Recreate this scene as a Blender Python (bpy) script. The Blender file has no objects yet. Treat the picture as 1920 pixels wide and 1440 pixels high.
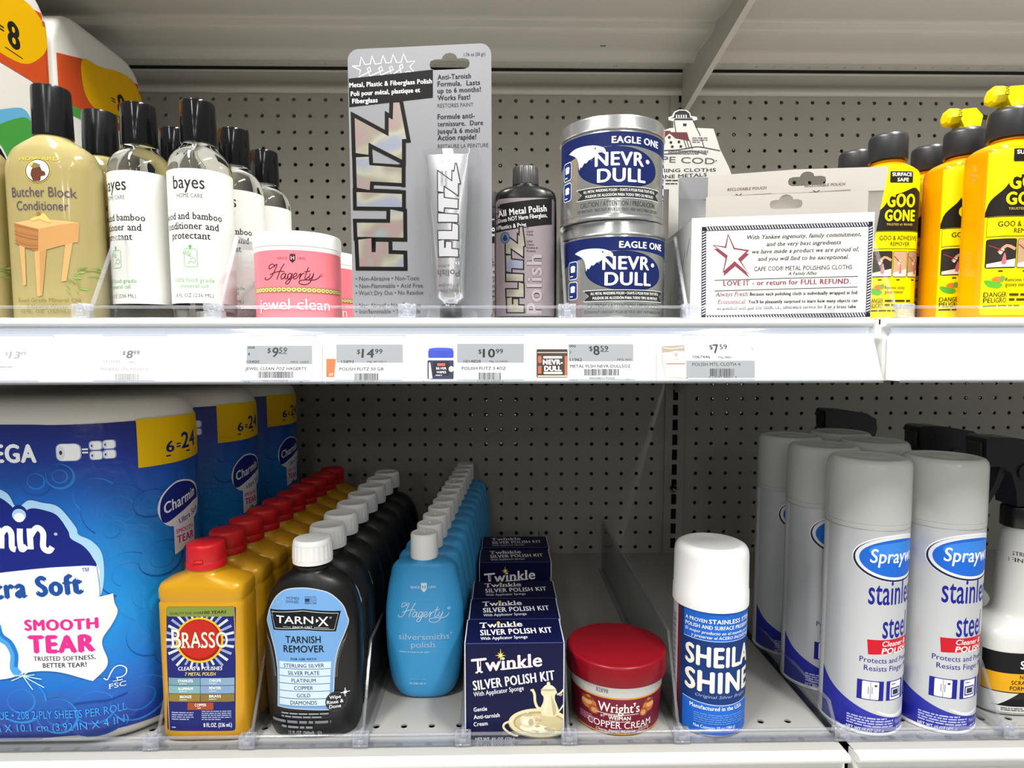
import bpy, bmesh, math, random
from mathutils import Vector
from math import sin, cos, pi, radians, atan2, sqrt, asin
random.seed(7)
scene = bpy.context.scene
col = scene.collection

# ------------------------------------------------------------------ camera, world, lights, exposure
CAM = Vector((0, 0, 1.35))
FPX, CX, CY = 1160.0, 960.0, 749.0
PITCH, YAW, ROLL = radians(4.53), radians(1.09), radians(0.08)
_f = Vector((sin(YAW)*cos(PITCH), cos(YAW)*cos(PITCH), -sin(PITCH)))
_r = Vector((cos(YAW), -sin(YAW), 0))
_u = _r.cross(_f)
_r, _u = cos(ROLL)*_r - sin(ROLL)*_u, sin(ROLL)*_r + cos(ROLL)*_u
cam_d = bpy.data.cameras.new('camera')
cam = bpy.data.objects.new('camera', cam_d)
col.objects.link(cam)
from mathutils import Matrix
m = Matrix((( _r.x, _u.x, -_f.x, CAM.x), (_r.y, _u.y, -_f.y, CAM.y), (_r.z, _u.z, -_f.z, CAM.z), (0, 0, 0, 1)))
cam.matrix_world = m
cam_d.sensor_width = 36.0
cam_d.lens = 36.0*FPX/1920
cam_d.shift_y = (CY-720)/1920
cam_d.clip_start = 0.02
scene.camera = cam

world = bpy.data.worlds.new('store_ambience')
scene.world = world
world.use_nodes = True
world.node_tree.nodes['Background'].inputs['Color'].default_value = (0.93, 0.96, 1.0, 1)
world.node_tree.nodes['Background'].inputs['Strength'].default_value = 0.27

def area(name, loc, sx, sy, power, rot=(0, 0, 0), color=(1.0, 0.98, 0.94)):
    d = bpy.data.lights.new(name, 'AREA')
    d.shape = 'RECTANGLE'; d.size = sx; d.size_y = sy; d.energy = power; d.color = color
    o = bpy.data.objects.new(name, d); col.objects.link(o)
    o.location = loc; o.rotation_euler = rot
    return o
# the fluorescent fittings of the store ceiling, above the aisle in front of the shelves
for _x, _y, _p in [(-0.8, -0.1, 96), (0.8, -0.1, 96), (-0.8, -2.0, 14), (0.8, -2.0, 14), (-0.8, -4.0, 10), (0.8, -4.0, 10), (-0.8, -7.0, 40), (0.8, -7.0, 40), (-0.8, -10.5, 40), (0.8, -10.5, 40)]:
    area('ceiling_light', (_x, _y, 3.0), 0.16, 1.2, _p)

scene.view_settings.view_transform = 'Standard'
scene.view_settings.look = 'None'
scene.view_settings.gamma = 1.0
scene.view_settings.exposure = 0.0
scene.cycles.transparent_max_bounces = 24
scene.cycles.max_bounces = 10
scene.cycles.caustics_reflective = False
scene.cycles.caustics_refractive = False

# ------------------------------------------------------------------ a picture pixel -> a point of the place (used to measure the layout)
def ray(x, y):
    return _r*((x-CX)/FPX) - _u*((y-CY)/FPX) + _f
def atY(x, y, Y):
    d = ray(x, y); return CAM + d*(Y/d.y)
def atZ(x, y, z):
    d = ray(x, y); return CAM + d*((z-CAM.z)/d.z)

# ------------------------------------------------------------------ materials
def lin(h):
    h = h.lstrip('#')
    v = [int(h[i:i+2], 16)/255 for i in (0, 2, 4)]
    return tuple(c/12.92 if c <= 0.04045 else ((c+0.055)/1.055)**2.4 for c in v) + (1,)
MATS = {}
def M(name, hexc='808080', rough=0.45, metal=0.0, spec=0.5, trans=0.0, ior=1.45, coat=0.0, noise=0.0, nscale=40, sss=0.0):
    if name in MATS: return MATS[name]
    m = bpy.data.materials.new(name); m.use_nodes = True
    nt = m.node_tree; b = nt.nodes['Principled BSDF']
    c = lin(hexc)
    b.inputs['Base Color'].default_value = c
    b.inputs['Roughness'].default_value = rough
    b.inputs['Metallic'].default_value = metal
    b.inputs['Specular IOR Level'].default_value = spec
    b.inputs['Transmission Weight'].default_value = trans
    b.inputs['IOR'].default_value = ior
    b.inputs['Coat Weight'].default_value = coat
    b.inputs['Coat Roughness'].default_value = 0.08
    if noise:
        tc = nt.nodes.new('ShaderNodeTexCoord'); n = nt.nodes.new('ShaderNodeTexNoise')
        n.inputs['Scale'].default_value = nscale; n.inputs['Detail'].default_value = 5
        nt.links.new(tc.outputs['Object'], n.inputs['Vector'])
        mx = nt.nodes.new('ShaderNodeMix'); mx.data_type = 'RGBA'
        mx.inputs['A'].default_value = tuple(min(1, v*(1-noise)) for v in c[:3]) + (1,)
        mx.inputs['B'].default_value = tuple(min(1, v*(1+noise)) for v in c[:3]) + (1,)
        nt.links.new(n.outputs['Fac'], mx.inputs['Factor'])
        nt.links.new(mx.outputs['Result'], b.inputs['Base Color'])
    MATS[name] = m
    return m
def ink(h, rough=0.4, metal=0.0):
    return M('ink_%s_%d_%d' % (h, int(rough*100), int(metal*100)), h, rough, metal, 0.22)
def clear(name, tint='ffffff', diffuse=0.03, rough=0.04, gloss=1.0):
    """thin clear plastic: passes light, reflects by Fresnel, a trace of haze"""
    if name in MATS: return MATS[name]
    m = bpy.data.materials.new(name); m.use_nodes = True
    nt = m.node_tree; nt.nodes.clear()
    out = nt.nodes.new('ShaderNodeOutputMaterial')
    t = nt.nodes.new('ShaderNodeBsdfTransparent'); t.inputs['Color'].default_value = lin(tint)
    g = nt.nodes.new('ShaderNodeBsdfGlossy'); g.inputs['Roughness'].default_value = rough
    g.inputs['Color'].default_value = (gloss, gloss, gloss, 1)
    d = nt.nodes.new('ShaderNodeBsdfDiffuse'); d.inputs['Color'].default_value = (0.9, 0.92, 0.95, 1)
    f = nt.nodes.new('ShaderNodeFresnel')
    ge = nt.nodes.new('ShaderNodeNewGeometry'); mr = nt.nodes.new('ShaderNodeMapRange')   # the inner side of a thin wall reflects like its outer side
    mr.inputs['To Min'].default_value = 1.45; mr.inputs['To Max'].default_value = 1/1.45
    nt.links.new(ge.outputs['Backfacing'], mr.inputs['Value']); nt.links.new(mr.outputs['Result'], f.inputs['IOR'])
    m1 = nt.nodes.new('ShaderNodeMixShader'); m2 = nt.nodes.new('ShaderNodeMixShader')
    m1.inputs[0].default_value = diffuse
    nt.links.new(t.outputs[0], m1.inputs[1]); nt.links.new(d.outputs[0], m1.inputs[2])
    nt.links.new(f.outputs[0], m2.inputs[0]); nt.links.new(m1.outputs[0], m2.inputs[1]); nt.links.new(g.outputs[0], m2.inputs[2])
    nt.links.new(m2.outputs[0], out.inputs['Surface'])
    MATS[name] = m
    return m
def cloudy(name, hexc, trans_hex, mix_t=0.5, rough=0.12, clear_mix=0.0):
    """a tinted liquid in a plastic bottle: diffuse + translucent, a share of clear passage, glossy skin"""
    if name in MATS: return MATS[name]
    m = bpy.data.materials.new(name); m.use_nodes = True
    nt = m.node_tree; nt.nodes.clear()
    out = nt.nodes.new('ShaderNodeOutputMaterial')
    d = nt.nodes.new('ShaderNodeBsdfDiffuse'); d.inputs['Color'].default_value = lin(hexc)
    t = nt.nodes.new('ShaderNodeBsdfTranslucent'); t.inputs['Color'].default_value = lin(trans_hex)
    g = nt.nodes.new('ShaderNodeBsdfGlossy'); g.inputs['Roughness'].default_value = rough
    r = nt.nodes.new('ShaderNodeBsdfTransparent'); r.inputs['Color'].default_value = lin(trans_hex)
    f = nt.nodes.new('ShaderNodeFresnel'); f.inputs['IOR'].default_value = 1.45
    a = nt.nodes.new('ShaderNodeMixShader'); a.inputs[0].default_value = mix_t
    b = nt.nodes.new('ShaderNodeMixShader'); b.inputs[0].default_value = clear_mix
    c = nt.nodes.new('ShaderNodeMixShader')
    L = nt.links.new
    L(d.outputs[0], a.inputs[1]); L(t.outputs[0], a.inputs[2])
    L(a.outputs[0], b.inputs[1]); L(r.outputs[0], b.inputs[2])
    L(f.outputs[0], c.inputs[0]); L(b.outputs[0], c.inputs[1]); L(g.outputs[0], c.inputs[2])
    L(c.outputs[0], out.inputs['Surface'])
    MATS[name] = m
    return m
def holo(name):
    """holographic silver foil: pastel patches of its own"""
    m = M(name, 'c8c8c8', 0.32, 0.55)
    nt = m.node_tree; b = nt.nodes['Principled BSDF']
    tc = nt.nodes.new('ShaderNodeTexCoord'); mp = nt.nodes.new('ShaderNodeMapping')
    mp.inputs['Scale'].default_value = (9, 1, 13)
    n = nt.nodes.new('ShaderNodeTexNoise'); n.inputs['Scale'].default_value = 2.2; n.inputs['Detail'].default_value = 2
    r = nt.nodes.new('ShaderNodeValToRGB')
    r.color_ramp.elements[0].position = 0.3; r.color_ramp.elements[0].color = lin('9297b3')
    r.color_ramp.elements[1].position = 0.72; r.color_ramp.elements[1].color = lin('a8948a')
    for p, c in ((0.4, '9a9ea9'), (0.47, 'b3b09c'), (0.54, '9c9488'), (0.6, 'a58b8a'), (0.66, '8fa39f')):
        e = r.color_ramp.elements.new(p); e.color = lin(c)
    nt.links.new(tc.outputs['Object'], mp.inputs['Vector']); nt.links.new(mp.outputs[0], n.inputs['Vector'])
    nt.links.new(n.outputs['Fac'], r.inputs[0]); nt.links.new(r.outputs[0], b.inputs['Base Color'])
    return m

# ------------------------------------------------------------------ mesh builder (coordinates in millimetres)
class G:
    def __init__(s): s.v = []; s.f = []; s.m = []; s.mats = []
    def mi(s, mat):
        if mat not in s.mats: s.mats.append(mat)
        return s.mats.index(mat)
    def add(s, verts, faces, mat):
        k = len(s.v); i = s.mi(mat)
        s.v += [tuple(p) for p in verts]
        for f in faces: s.f.append(tuple(a+k for a in f)); s.m.append(i)
    def box(s, x0, x1, y0, y1, z0, z1, mat, bev=0.0, seg=2):
        if bev <= 0:
            v = [(x, y, z) for z in (z0, z1) for y in (y0, y1) for x in (x0, x1)]
            s.add(v, [(0, 2, 3, 1), (4, 5, 7, 6), (0, 1, 5, 4), (2, 6, 7, 3), (0, 4, 6, 2), (1, 3, 7, 5)], mat)
            return
        bm = bmesh.new(); bmesh.ops.create_cube(bm, size=1)
        for v in bm.verts: v.co = Vector(((x0+x1)/2+v.co.x*(x1-x0), (y0+y1)/2+v.co.y*(y1-y0), (z0+z1)/2+v.co.z*(z1-z0)))
        bmesh.ops.bevel(bm, geom=list(bm.edges), offset=bev, segments=seg, affect='EDGES', profile=0.5)
        s.bm(bm, mat)
    def bm(s, bm, mat):
        bm.verts.index_update()
        s.add([v.co[:] for v in bm.verts], [[v.index for v in f.verts] for f in bm.faces], mat); bm.free()
    def loft(s, rings, mat, seg=56, cap0=True, cap1=True, rib=0.0):
        vs = []; fs = []
        for R in rings:
            z, hx, hy, n = R[:4]; cx, cy = (R[4], R[5]) if len(R) > 4 else (0, 0)
            for k in range(seg):
                t = 2*pi*k/seg; c, d = cos(t), sin(t)
                q = 1+(rib if (k % 4) < 2 else -rib)
                vs.append((cx+hx*q*math.copysign(abs(c)**(2/n), c), cy+hy*q*math.copysign(abs(d)**(2/n), d), z))
        for i in range(len(rings)-1):
            for k in range(seg):
                a = i*seg+k; b = i*seg+(k+1) % seg
                fs.append((a, b, b+seg, a+seg))
        if cap0: fs.append(tuple(reversed(range(seg))))
        if cap1: fs.append(tuple(range((len(rings)-1)*seg, len(rings)*seg)))
        s.add(vs, fs, mat)
    def lathe(s, prof, mat, seg=56, cap0=True, cap1=True, rib=0.0):
        s.loft([(z, r, r, 2) for z, r in prof], mat, seg, cap0, cap1, rib)
    def prism(s, pts, axis, a0, a1, mat):
        """closed polygon pts extruded along axis ('x': pts are (y,z); 'y': (x,z); 'z': (x,y))"""
        n = len(pts)
        put = {'x': lambda p, a: (a, p[0], p[1]), 'y': lambda p, a: (p[0], a, p[1]), 'z': lambda p, a: (p[0], p[1], a)}[axis]
        v = [put(p, a0) for p in pts] + [put(p, a1) for p in pts]
        f = [(i, (i+1) % n, n+(i+1) % n, n+i) for i in range(n)] + [tuple(reversed(range(n))), tuple(range(n, 2*n))]
        s.add(v, f, mat)
    def tube(s, pts, r, mat, seg=8):
        vs = []; fs = []; P = [Vector(p) for p in pts]
        for i, p in enumerate(P):
            d = (P[min(i+1, len(P)-1)]-P[max(i-1, 0)]).normalized()
            a = d.cross(Vector((0, 0, 1)) if abs(d.z) < 0.9 else Vector((1, 0, 0))).normalized(); b = d.cross(a)
            for k in range(seg):
                t = 2*pi*k/seg; vs.append(tuple(p+(a*cos(t)+b*sin(t))*r))
        for i in range(len(P)-1):
            for k in range(seg):
                fs.append((i*seg+k, i*seg+(k+1) % seg, (i+1)*seg+(k+1) % seg, (i+1)*seg+k))
        fs.append(tuple(range(seg))); fs.append(tuple(range((len(P)-1)*seg, len(P)*seg)))
        s.add(vs, fs, mat)
    def build(s, name, parent=None, loc=(0, 0, 0), rot=(0, 0, 0), sharp=38, fixn=True, smooth=True):
        me = bpy.data.meshes.new(name)
        me.from_pydata([(x*0.001, y*0.001, z*0.001) for x, y, z in s.v], [], s.f)
        for m in s.mats: me.materials.append(m)
        me.polygons.foreach_set('material_index', s.m)
        if fixn:
            bm = bmesh.new(); bm.from_mesh(me); bmesh.ops.recalc_face_normals(bm, faces=bm.faces); bm.to_mesh(me); bm.free()
        if smooth:
            me.polygons.foreach_set('use_smooth', [True]*len(me.polygons))
            me.set_sharp_from_angle(angle=radians(sharp))
        me.update()
        o = bpy.data.objects.new(name, me); col.objects.link(o)
        o.parent = parent; o.location = loc; o.rotation_euler = rot
        return o

def pchip(xs, ys, x):
    n = len(xs)
    if x <= xs[0]: return ys[0]
    if x >= xs[-1]: return ys[-1]
    h = [xs[i+1]-xs[i] for i in range(n-1)]; d = [(ys[i+1]-ys[i])/h[i] for i in range(n-1)]
    def slope(i):
        if i == 0: return d[0]
        if i == n-1: return d[-1]
        if d[i-1]*d[i] <= 0: return 0
        w1, w2 = 2*h[i]+h[i-1], h[i]+2*h[i-1]
        return (w1+w2)/(w1/d[i-1]+w2/d[i])
    i = max(k for k in range(n-1) if xs[k] <= x)
    t = (x-xs[i])/h[i]; t2, t3 = t*t, t*t*t
    return (2*t3-3*t2+1)*ys[i]+(t3-2*t2+t)*h[i]*slope(i)+(-2*t3+3*t2)*ys[i+1]+(t3-t2)*h[i]*slope(i+1)
def smooth_rings(rings, sub=4):
    out = []; zs = [r[0] for r in rings]
    cols_ = [[r[k] for r in rings] for k in (1, 2, 3)]
    for i in range(len(zs)-1):
        for k in range(sub):
            z = zs[i]+(zs[i+1]-zs[i])*k/sub
            out.append((z,)+tuple(pchip(zs, c, z) for c in cols_))
    out.append(rings[-1][:4])
    return out

# ------------------------------------------------------------------ things and parts
def thing(name, label, cat, loc=(0, 0, 0), rz=0.0, group=None):
    o = bpy.data.objects.new(name, None); col.objects.link(o)
    o.empty_display_size = 0.02
    o.location = loc; o.rotation_euler = (0, 0, rz)
    o['label'] = label; o['category'] = cat
    if group: o['group'] = group
    return o
def tag(o, label, cat, group=None):
    o['label'] = label; o['category'] = cat
    if group: o['group'] = group
    return o
def structure(o): o['kind'] = 'structure'; return o
def dup(root, label, loc, rz=None):
    """a copy of a thing with copies of its parts and sub-parts"""
    r = root.copy(); col.objects.link(r); r.location = loc; r['label'] = label
    if rz is not None: r.rotation_euler = (0, 0, rz)
    for ch in list(root.children):
        c = ch.copy(); col.objects.link(c); c.parent = r
        for g in list(ch.children):
            d = g.copy(); col.objects.link(d); d.parent = c
    return r
ORD = ['foremost', 'second', 'third', 'fourth', 'fifth', 'sixth', 'seventh', 'eighth', 'ninth', 'tenth', 'eleventh', 'twelfth', 'thirteenth']
def face_cam(x, y): return -atan2(x, y)

# ------------------------------------------------------------------ print: flat shapes and lettering laid on a surface as ONE mesh
_font_cache = {}
def glyphs(s, bold=0.0, shear=0.0, serif=False):
    """triangulated outline of a line of text, in units of the cap height, origin at left of the baseline; returns verts, faces, width"""
    key = (s, round(bold, 3), round(shear, 2), serif)
    if key in _font_cache: return _font_cache[key]
    cu = bpy.data.curves.new('t', 'FONT'); cu.body = s; cu.size = 1.0; cu.offset = 0.0; cu.shear = shear; cu.space_character = 1.0+bold*1.1
    cu.resolution_u = 2 if len(s) > 14 else 4
    ob = bpy.data.objects.new('t', cu); me = ob.to_mesh(); NV = []
    V = [(v.co.x/0.729, v.co.y/0.729) for v in me.vertices]; F = [tuple(p.vertices) for p in me.polygons]
    if serif and F:
        cnt = {}; NS = []
        for f in F:
            for a, b in zip(f, f[1:]+f[:1]): cnt[(min(a, b), max(a, b))] = cnt.get((min(a, b), max(a, b)), 0)+1
        t = 0.075
        for (a, b), c in cnt.items():
            if c != 1: continue
            (xa, ya), (xb, yb) = V[a], V[b]
            if abs(ya-yb) < 0.005 and 0.09 < abs(xa-xb) < 0.33 and (min(abs(ya), abs(ya-1), abs(ya-0.75)) < 0.04):
                x0, x1 = min(xa, xb)-0.1, max(xa, xb)+0.1
                y0, y1 = (ya, ya+t) if ya < 0.3 else (ya-t, ya)
                k = len(V); V += [(x0, y0), (x1, y0), (x1, y1), (x0, y1)]; F.append((k, k+1, k+2, k+3)); NS.append(k)
    if bold > 0.005 and F:      # heavier strokes: the outline laid side by side
        V0, F0 = V, F; b = bold*0.6; V = []; F = []
        for dx, dy in (((-b, 0), (b, 0), (0, b*0.55), (0, -b*0.55)) if len(s) < 16 else ((-b, 0), (b, 0))):
            k = len(V); V += [(x+dx, y+dy) for x, y in V0]; F += [tuple(q+k for q in f) for f in F0]; NV.append(len(V))
    ob.to_mesh_clear(); bpy.data.objects.remove(ob); bpy.data.curves.remove(cu)
    w = max([v[0] for v in V] or [0]); x0 = min([v[0] for v in V] or [0])
    V = [(x-x0, y) for x, y in V]
    if not NV: NV = [len(V)]
    D = []
    for i in range(len(V)): D.append(0.0015*sum(1 for q in NV if i >= q))
    _font_cache[key] = (V, F, max(w-x0, 1e-6), D)
    return _font_cache[key]
def catmull(pts, n=6, closed=False):
    P = [Vector(p) for p in pts]; out = []
    N = len(P)
    rng = range(N if closed else N-1)
    for i in rng:
        g = (lambda k: P[k % N]) if closed else (lambda k: P[max(0, min(N-1, k))])
        p0, p1, p2, p3 = g(i-1), g(i), g(i+1), g(i+2)
        for k in range(n):
            t = k/n
            out.append(0.5*((2*p1)+(p2-p0)*t+(2*p0-5*p1+4*p2-p3)*t*t+(3*p1-p0-3*p2+p3)*t**3))
    if not closed: out.append(P[-1])
    return [tuple(p) for p in out]
def offset_poly(pts, d):
    n = len(pts); A = sum(pts[i][0]*pts[(i+1) % n][1]-pts[(i+1) % n][0]*pts[i][1] for i in range(n))
    sgn = 1 if A > 0 else -1; out = []
    for i in range(n):
        p0, p1, p2 = Vector(pts[i-1]), Vector(pts[i]), Vector(pts[(i+1) % n])
        a, b = (p1-p0).normalized(), (p2-p1).normalized()
        na, nb = Vector((a.y, -a.x))*sgn, Vector((b.y, -b.x))*sgn
        k = na+nb; L = max(0.35, 1+na.dot(nb))
        out.append(tuple(p1+k*(d/L)))
    return out
class Print:
    """conv turns authoring coordinates into (u, v) millimetres on the surface"""
    def __init__(s, conv=None, step=0.005):
        s.conv = conv or (lambda x, y: (x, y)); s.V = []; s.F = []; s.Mi = []; s.mats = []; s.lay = 0; s.step = step
    def _m(s, mat):
        if isinstance(mat, str): mat = ink(mat)
        if mat not in s.mats: s.mats.append(mat)
        return s.mats.index(mat)
    def raw(s, uv, faces, mat, dz=None):
        k = len(s.V); i = s._m(mat); s.lay += 1
        s.V += [(a, b, s.lay*s.step+(dz[j] if dz else 0)) for j, (a, b) in enumerate(uv)]
        if dz and max(dz) > s.step: s.lay += int(max(dz)/s.step)
        for f in faces: s.F.append(tuple(q+k for q in f)); s.Mi.append(i)
    def poly(s, pts, mat):
        s.raw([s.conv(*p) for p in pts], [tuple(range(len(pts)))], mat)
    def rect(s, x0, y0, x1, y1, mat, r=0):
        if r: 
            pts = []
            for cx, cy, a in ((x1-r, y1-r, 0), (x0+r, y1-r, 90), (x0+r, y0+r, 180), (x1-r, y0+r, 270)):
                pts += [(cx+r*cos(radians(a+t)), cy+r*sin(radians(a+t))) for t in (0, 22, 45, 67, 90)]
            s.poly(pts, mat)
        else: s.poly([(x0, y0), (x1, y0), (x1, y1), (x0, y1)], mat)
    def ell(s, cx, cy, rx, ry, mat, n=28, rot=0, a0=0, a1=360):
        q = radians(rot); pts = []
        full = abs(a1-a0) >= 360
        for k in range(n if full else n+1):
            t = radians(a0+(a1-a0)*k/n); x, y = rx*cos(t), ry*sin(t)
            pts.append((cx+x*cos(q)-y*sin(q), cy+x*sin(q)+y*cos(q)))
        s.poly(pts, mat)
    def line(s, pts, w, mat, closed=False, smooth=0):
        if smooth: pts = catmull(pts, smooth, closed)
        if closed: pts = list(pts)+[pts[0]]
        P = [Vector(p) for p in pts]; L = []; 
        for i, p in enumerate(P):
            d = P[min(i+1, len(P)-1)]-P[max(i-1, 0)]
            if closed and i in (0, len(P)-1): d = P[1]-P[-2]
            if d.length < 1e-9: d = Vector((1, 0))
            d.normalize(); nn = Vector((-d.y, d.x))*w/2
            L += [s.conv(*(p+nn)), s.conv(*(p-nn))]
        s.raw(L, [(2*i, 2*i+1, 2*i+3, 2*i+2) for i in range(len(P)-1)], mat, [0.0003*(k//2) for k in range(len(L))] if smooth else None)
    def text(s, t, x, y, h, mat, w=None, al='c', bold=0.0, shear=0.0, rot=0.0, sx=1.0, serif=False, out=None, ow=0.06, arc=0.0):
        """x, y: anchor on the baseline in authoring coordinates; h: cap height; w: total width; rot: degrees, upwards to the right on the surface"""
        if out:
            s.text(t, x, y, h, out, w, al, bold+ow, shear, rot, sx, serif, None, 0, arc)
        V, F, W, D = glyphs(t, bold, shear, serif)
        if not F: return
        u0, v0 = s.conv(x, y); u1, v1 = s.conv(x+1, y); u2, v2 = s.conv(x, y+1)
        kx = abs(u1-u0); ky = abs(v2-v0)
        if w is None:
            fx = h*ky*sx*(1.0)
        else:
            xl = x-w/2 if al == 'c' else (x if al == 'l' else x-w)
            ul, ur = s.conv(xl, y)[0], s.conv(xl+w, y)[0]
            fx = abs(ur-ul)/W
            u0 = (ul+ur)/2 if al == 'c' else (min(ul, ur) if al == 'l' else max(ul, ur))
        tw = W*fx; off = {'c': -tw/2, 'l': 0, 'r': -tw}[al]
        q = radians(rot); out_ = []
        for a, b in V:
            px = a*fx+off; py = b*h*ky
            if arc: py += arc*ky*(1-(2*px/tw)**2) if al == 'c' else 0
            out_.append((u0+px*cos(q)-py*sin(q), v0+px*sin(q)+py*cos(q)))
        s.raw(out_, F, mat, D)
    def fine(s, x0, y0, x1, y1, rows, mat, fill=0.6, seed=1):
        """lines of print too small to read in the photograph: rows of short dashes"""
        rnd = random.Random(seed); dy = (y1-y0)/rows; uv = []; fs = []
        for r in range(rows):
            x = x0; yy = y0+dy*(r+0.5)
            end = x1 if r < rows-1 else x0+(x1-x0)*rnd.uniform(0.5, 0.9)
            while x < end:
                L = abs(dy)*rnd.uniform(0.8, 3.2); xe = min(end, x+L)
                k = len(uv); hh = abs(dy)*fill/2
                uv += [s.conv(x, yy-hh), s.conv(xe, yy-hh), s.conv(xe, yy+hh), s.conv(x, yy+hh)]; fs.append((k, k+1, k+2, k+3))
                x = xe+abs(dy)*0.35
        s.raw(uv, fs, mat)
    def barcode(s, x0, y0, x1, y1, mat, n=24, seed=3):
        rnd = random.Random(seed); x = x0; uv = []; fs = []
        p = (x1-x0)/n
        while x < x1-p*0.3:
            w = p*rnd.choice((0.35, 0.35, 0.7, 1.0)); k = len(uv)
            uv += [s.conv(x, y0), s.conv(x+w, y0), s.conv(x+w, y1), s.conv(x, y1)]; fs.append((k, k+1, k+2, k+3))
            x += w+p*rnd.choice((0.35, 0.5, 0.7))
        s.raw(uv, fs, mat)
    def build(s, name, parent, surf, du=0, dv=0, base=0.08, clip=None, loc=(0, 0, 0), rot=(0, 0, 0)):
        """surf(u, v, off) -> x, y, z in millimetres; du, dv: cut the shapes at this pitch so that they follow a curved surface"""
        bm = bmesh.new(); vs = [bm.verts.new(p) for p in s.V]
        for f, i in zip(s.F, s.Mi):
            try:
                fc = bm.faces.new([vs[q] for q in f]); fc.material_index = i
            except ValueError: pass
        big = [f for f in bm.faces if len(f.verts) > 4]
        if big: bmesh.ops.triangulate(bm, faces=big)
        def cut(co, no, clear_outer=False):
            bmesh.ops.bisect_plane(bm, geom=list(bm.verts)+list(bm.edges)+list(bm.faces), dist=1e-6, plane_co=co, plane_no=no, clear_outer=clear_outer)
        if clip:
            a, b, c, d = clip
            if a is not None: cut((a, 0, 0), (-1, 0, 0), True)
            if b is not None: cut((b, 0, 0), (1, 0, 0), True)
            if c is not None: cut((0, c, 0), (0, -1, 0), True)
            if d is not None: cut((0, d, 0), (0, 1, 0), True)
        if du or dv:
            us = [v.co.x for v in bm.verts]; ws = [v.co.y for v in bm.verts]
            if du:
                k = math.ceil(min(us)/du)
                while k*du < max(us): cut((k*du, 0, 0), (1, 0, 0)); k += 1
            if dv:
                k = math.ceil(min(ws)/dv)
                while k*dv < max(ws): cut((0, k*dv, 0), (0, 1, 0)); k += 1
        for f in bm.faces:
            if f.normal.z < 0: f.normal_flip()
            f.smooth = True
        def facet(u, v, o):      # all layers share the same facets, so none dips under another
            if not du and not dv: return Vector(surf(u, v, o))
            def row(v_):
                if not du: return Vector(surf(u, v_, o))
                a = math.floor(u/du+1e-6)*du; t = (u-a)/du
                return Vector(surf(a, v_, o)) if t < 1e-4 else Vector(surf(a, v_, o))*(1-t)+Vector(surf(a+du, v_, o))*t
            if not dv: return row(v)
            c_ = math.floor(v/dv+1e-6)*dv; t = (v-c_)/dv
            return row(c_) if t < 1e-4 else row(c_)*(1-t)+row(c_+dv)*t
        for v in bm.verts:
            v.co = facet(v.co.x, v.co.y, base+v.co.z)*0.001
        me = bpy.data.meshes.new(name); bm.to_mesh(me); bm.free()
        for m_ in s.mats: me.materials.append(m_)
        o = bpy.data.objects.new(name, me); col.objects.link(o); o.parent = parent; o.location = loc; o.rotation_euler = rot
        return o
# surfaces
def on_cyl(r):
    rr = r if callable(r) else (lambda v: r)
    def f(u, v, o):
        q = rr(v)+o; t = u/rr(v); return (q*sin(t), -q*cos(t), v)
    return f
def on_loft(rings):
    zs = [r[0] for r in rings]
    def f(u, v, o):
        i = 0
        while i < len(zs)-2 and zs[i+1] < v: i += 1
        t = 0 if zs[i+1] == zs[i] else max(0, min(1, (v-zs[i])/(zs[i+1]-zs[i])))
        hx, hy, n = [rings[i][k]+(rings[i+1][k]-rings[i][k])*t for k in (1, 2, 3)]
        a = min(0.995, abs(u/hx)); return (u, -hy*(1-a**n)**(1/n)-o, v)
    return f
def on_front(y): return lambda u, v, o: (u, y-o, v)
# authoring coordinates: a crop of the measured picture (origin, zoom) on a plane or a cylinder of the place
def crop_plane(ox, oy, sc, root_loc, Y, rz=0.0):
    X0, Y0, Z0 = root_loc; n = Vector((sin(rz), -cos(rz), 0)); p0 = Vector((X0, Y0, Z0))+n*(Y0-Y if False else 0)
    p0 = Vector((X0, Y0, Z0)) + n*Y*0.001      # Y: distance of the plane in front of the root, millimetres
    ex = Vector((cos(rz), sin(rz), 0))
    def c(x, y):
        d = ray(ox+x/sc, oy+y/sc); t = (p0-CAM).dot(n)/d.dot(n); P = CAM+d*t-Vector(root_loc)
        return (P.dot(ex)*1000, P.z*1000)
    return c
def crop_cyl(ox, oy, sc, root_loc, r, rz):
    X0, Y0, Z0 = root_loc; r = r*0.001
    def c(x, y):
        d = ray(ox+x/sc, oy+y/sc)
        a = d.x*d.x+d.y*d.y; b = -2*(d.x*X0+d.y*Y0); cc = X0*X0+Y0*Y0-r*r
        D = b*b-4*a*cc
        t = (-b-sqrt(max(D, 0)))/(2*a); P = CAM+d*t
        lx, ly = P.x-X0, P.y-Y0
        ex, ey = lx*cos(-rz)-ly*sin(-rz), lx*sin(-rz)+ly*cos(-rz)
        ang = atan2(ex, -ey)
        if D < 0: 
            # past the silhouette: keep going round
            t0 = -b/(2*a); Q = CAM+d*t0; miss = sqrt((Q.x-X0)**2+(Q.y-Y0)**2)-r
            ang += math.copysign(miss/r*2.0, ang)
        return (ang*r*1000, (P.z-Z0)*1000)
    return c

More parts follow.
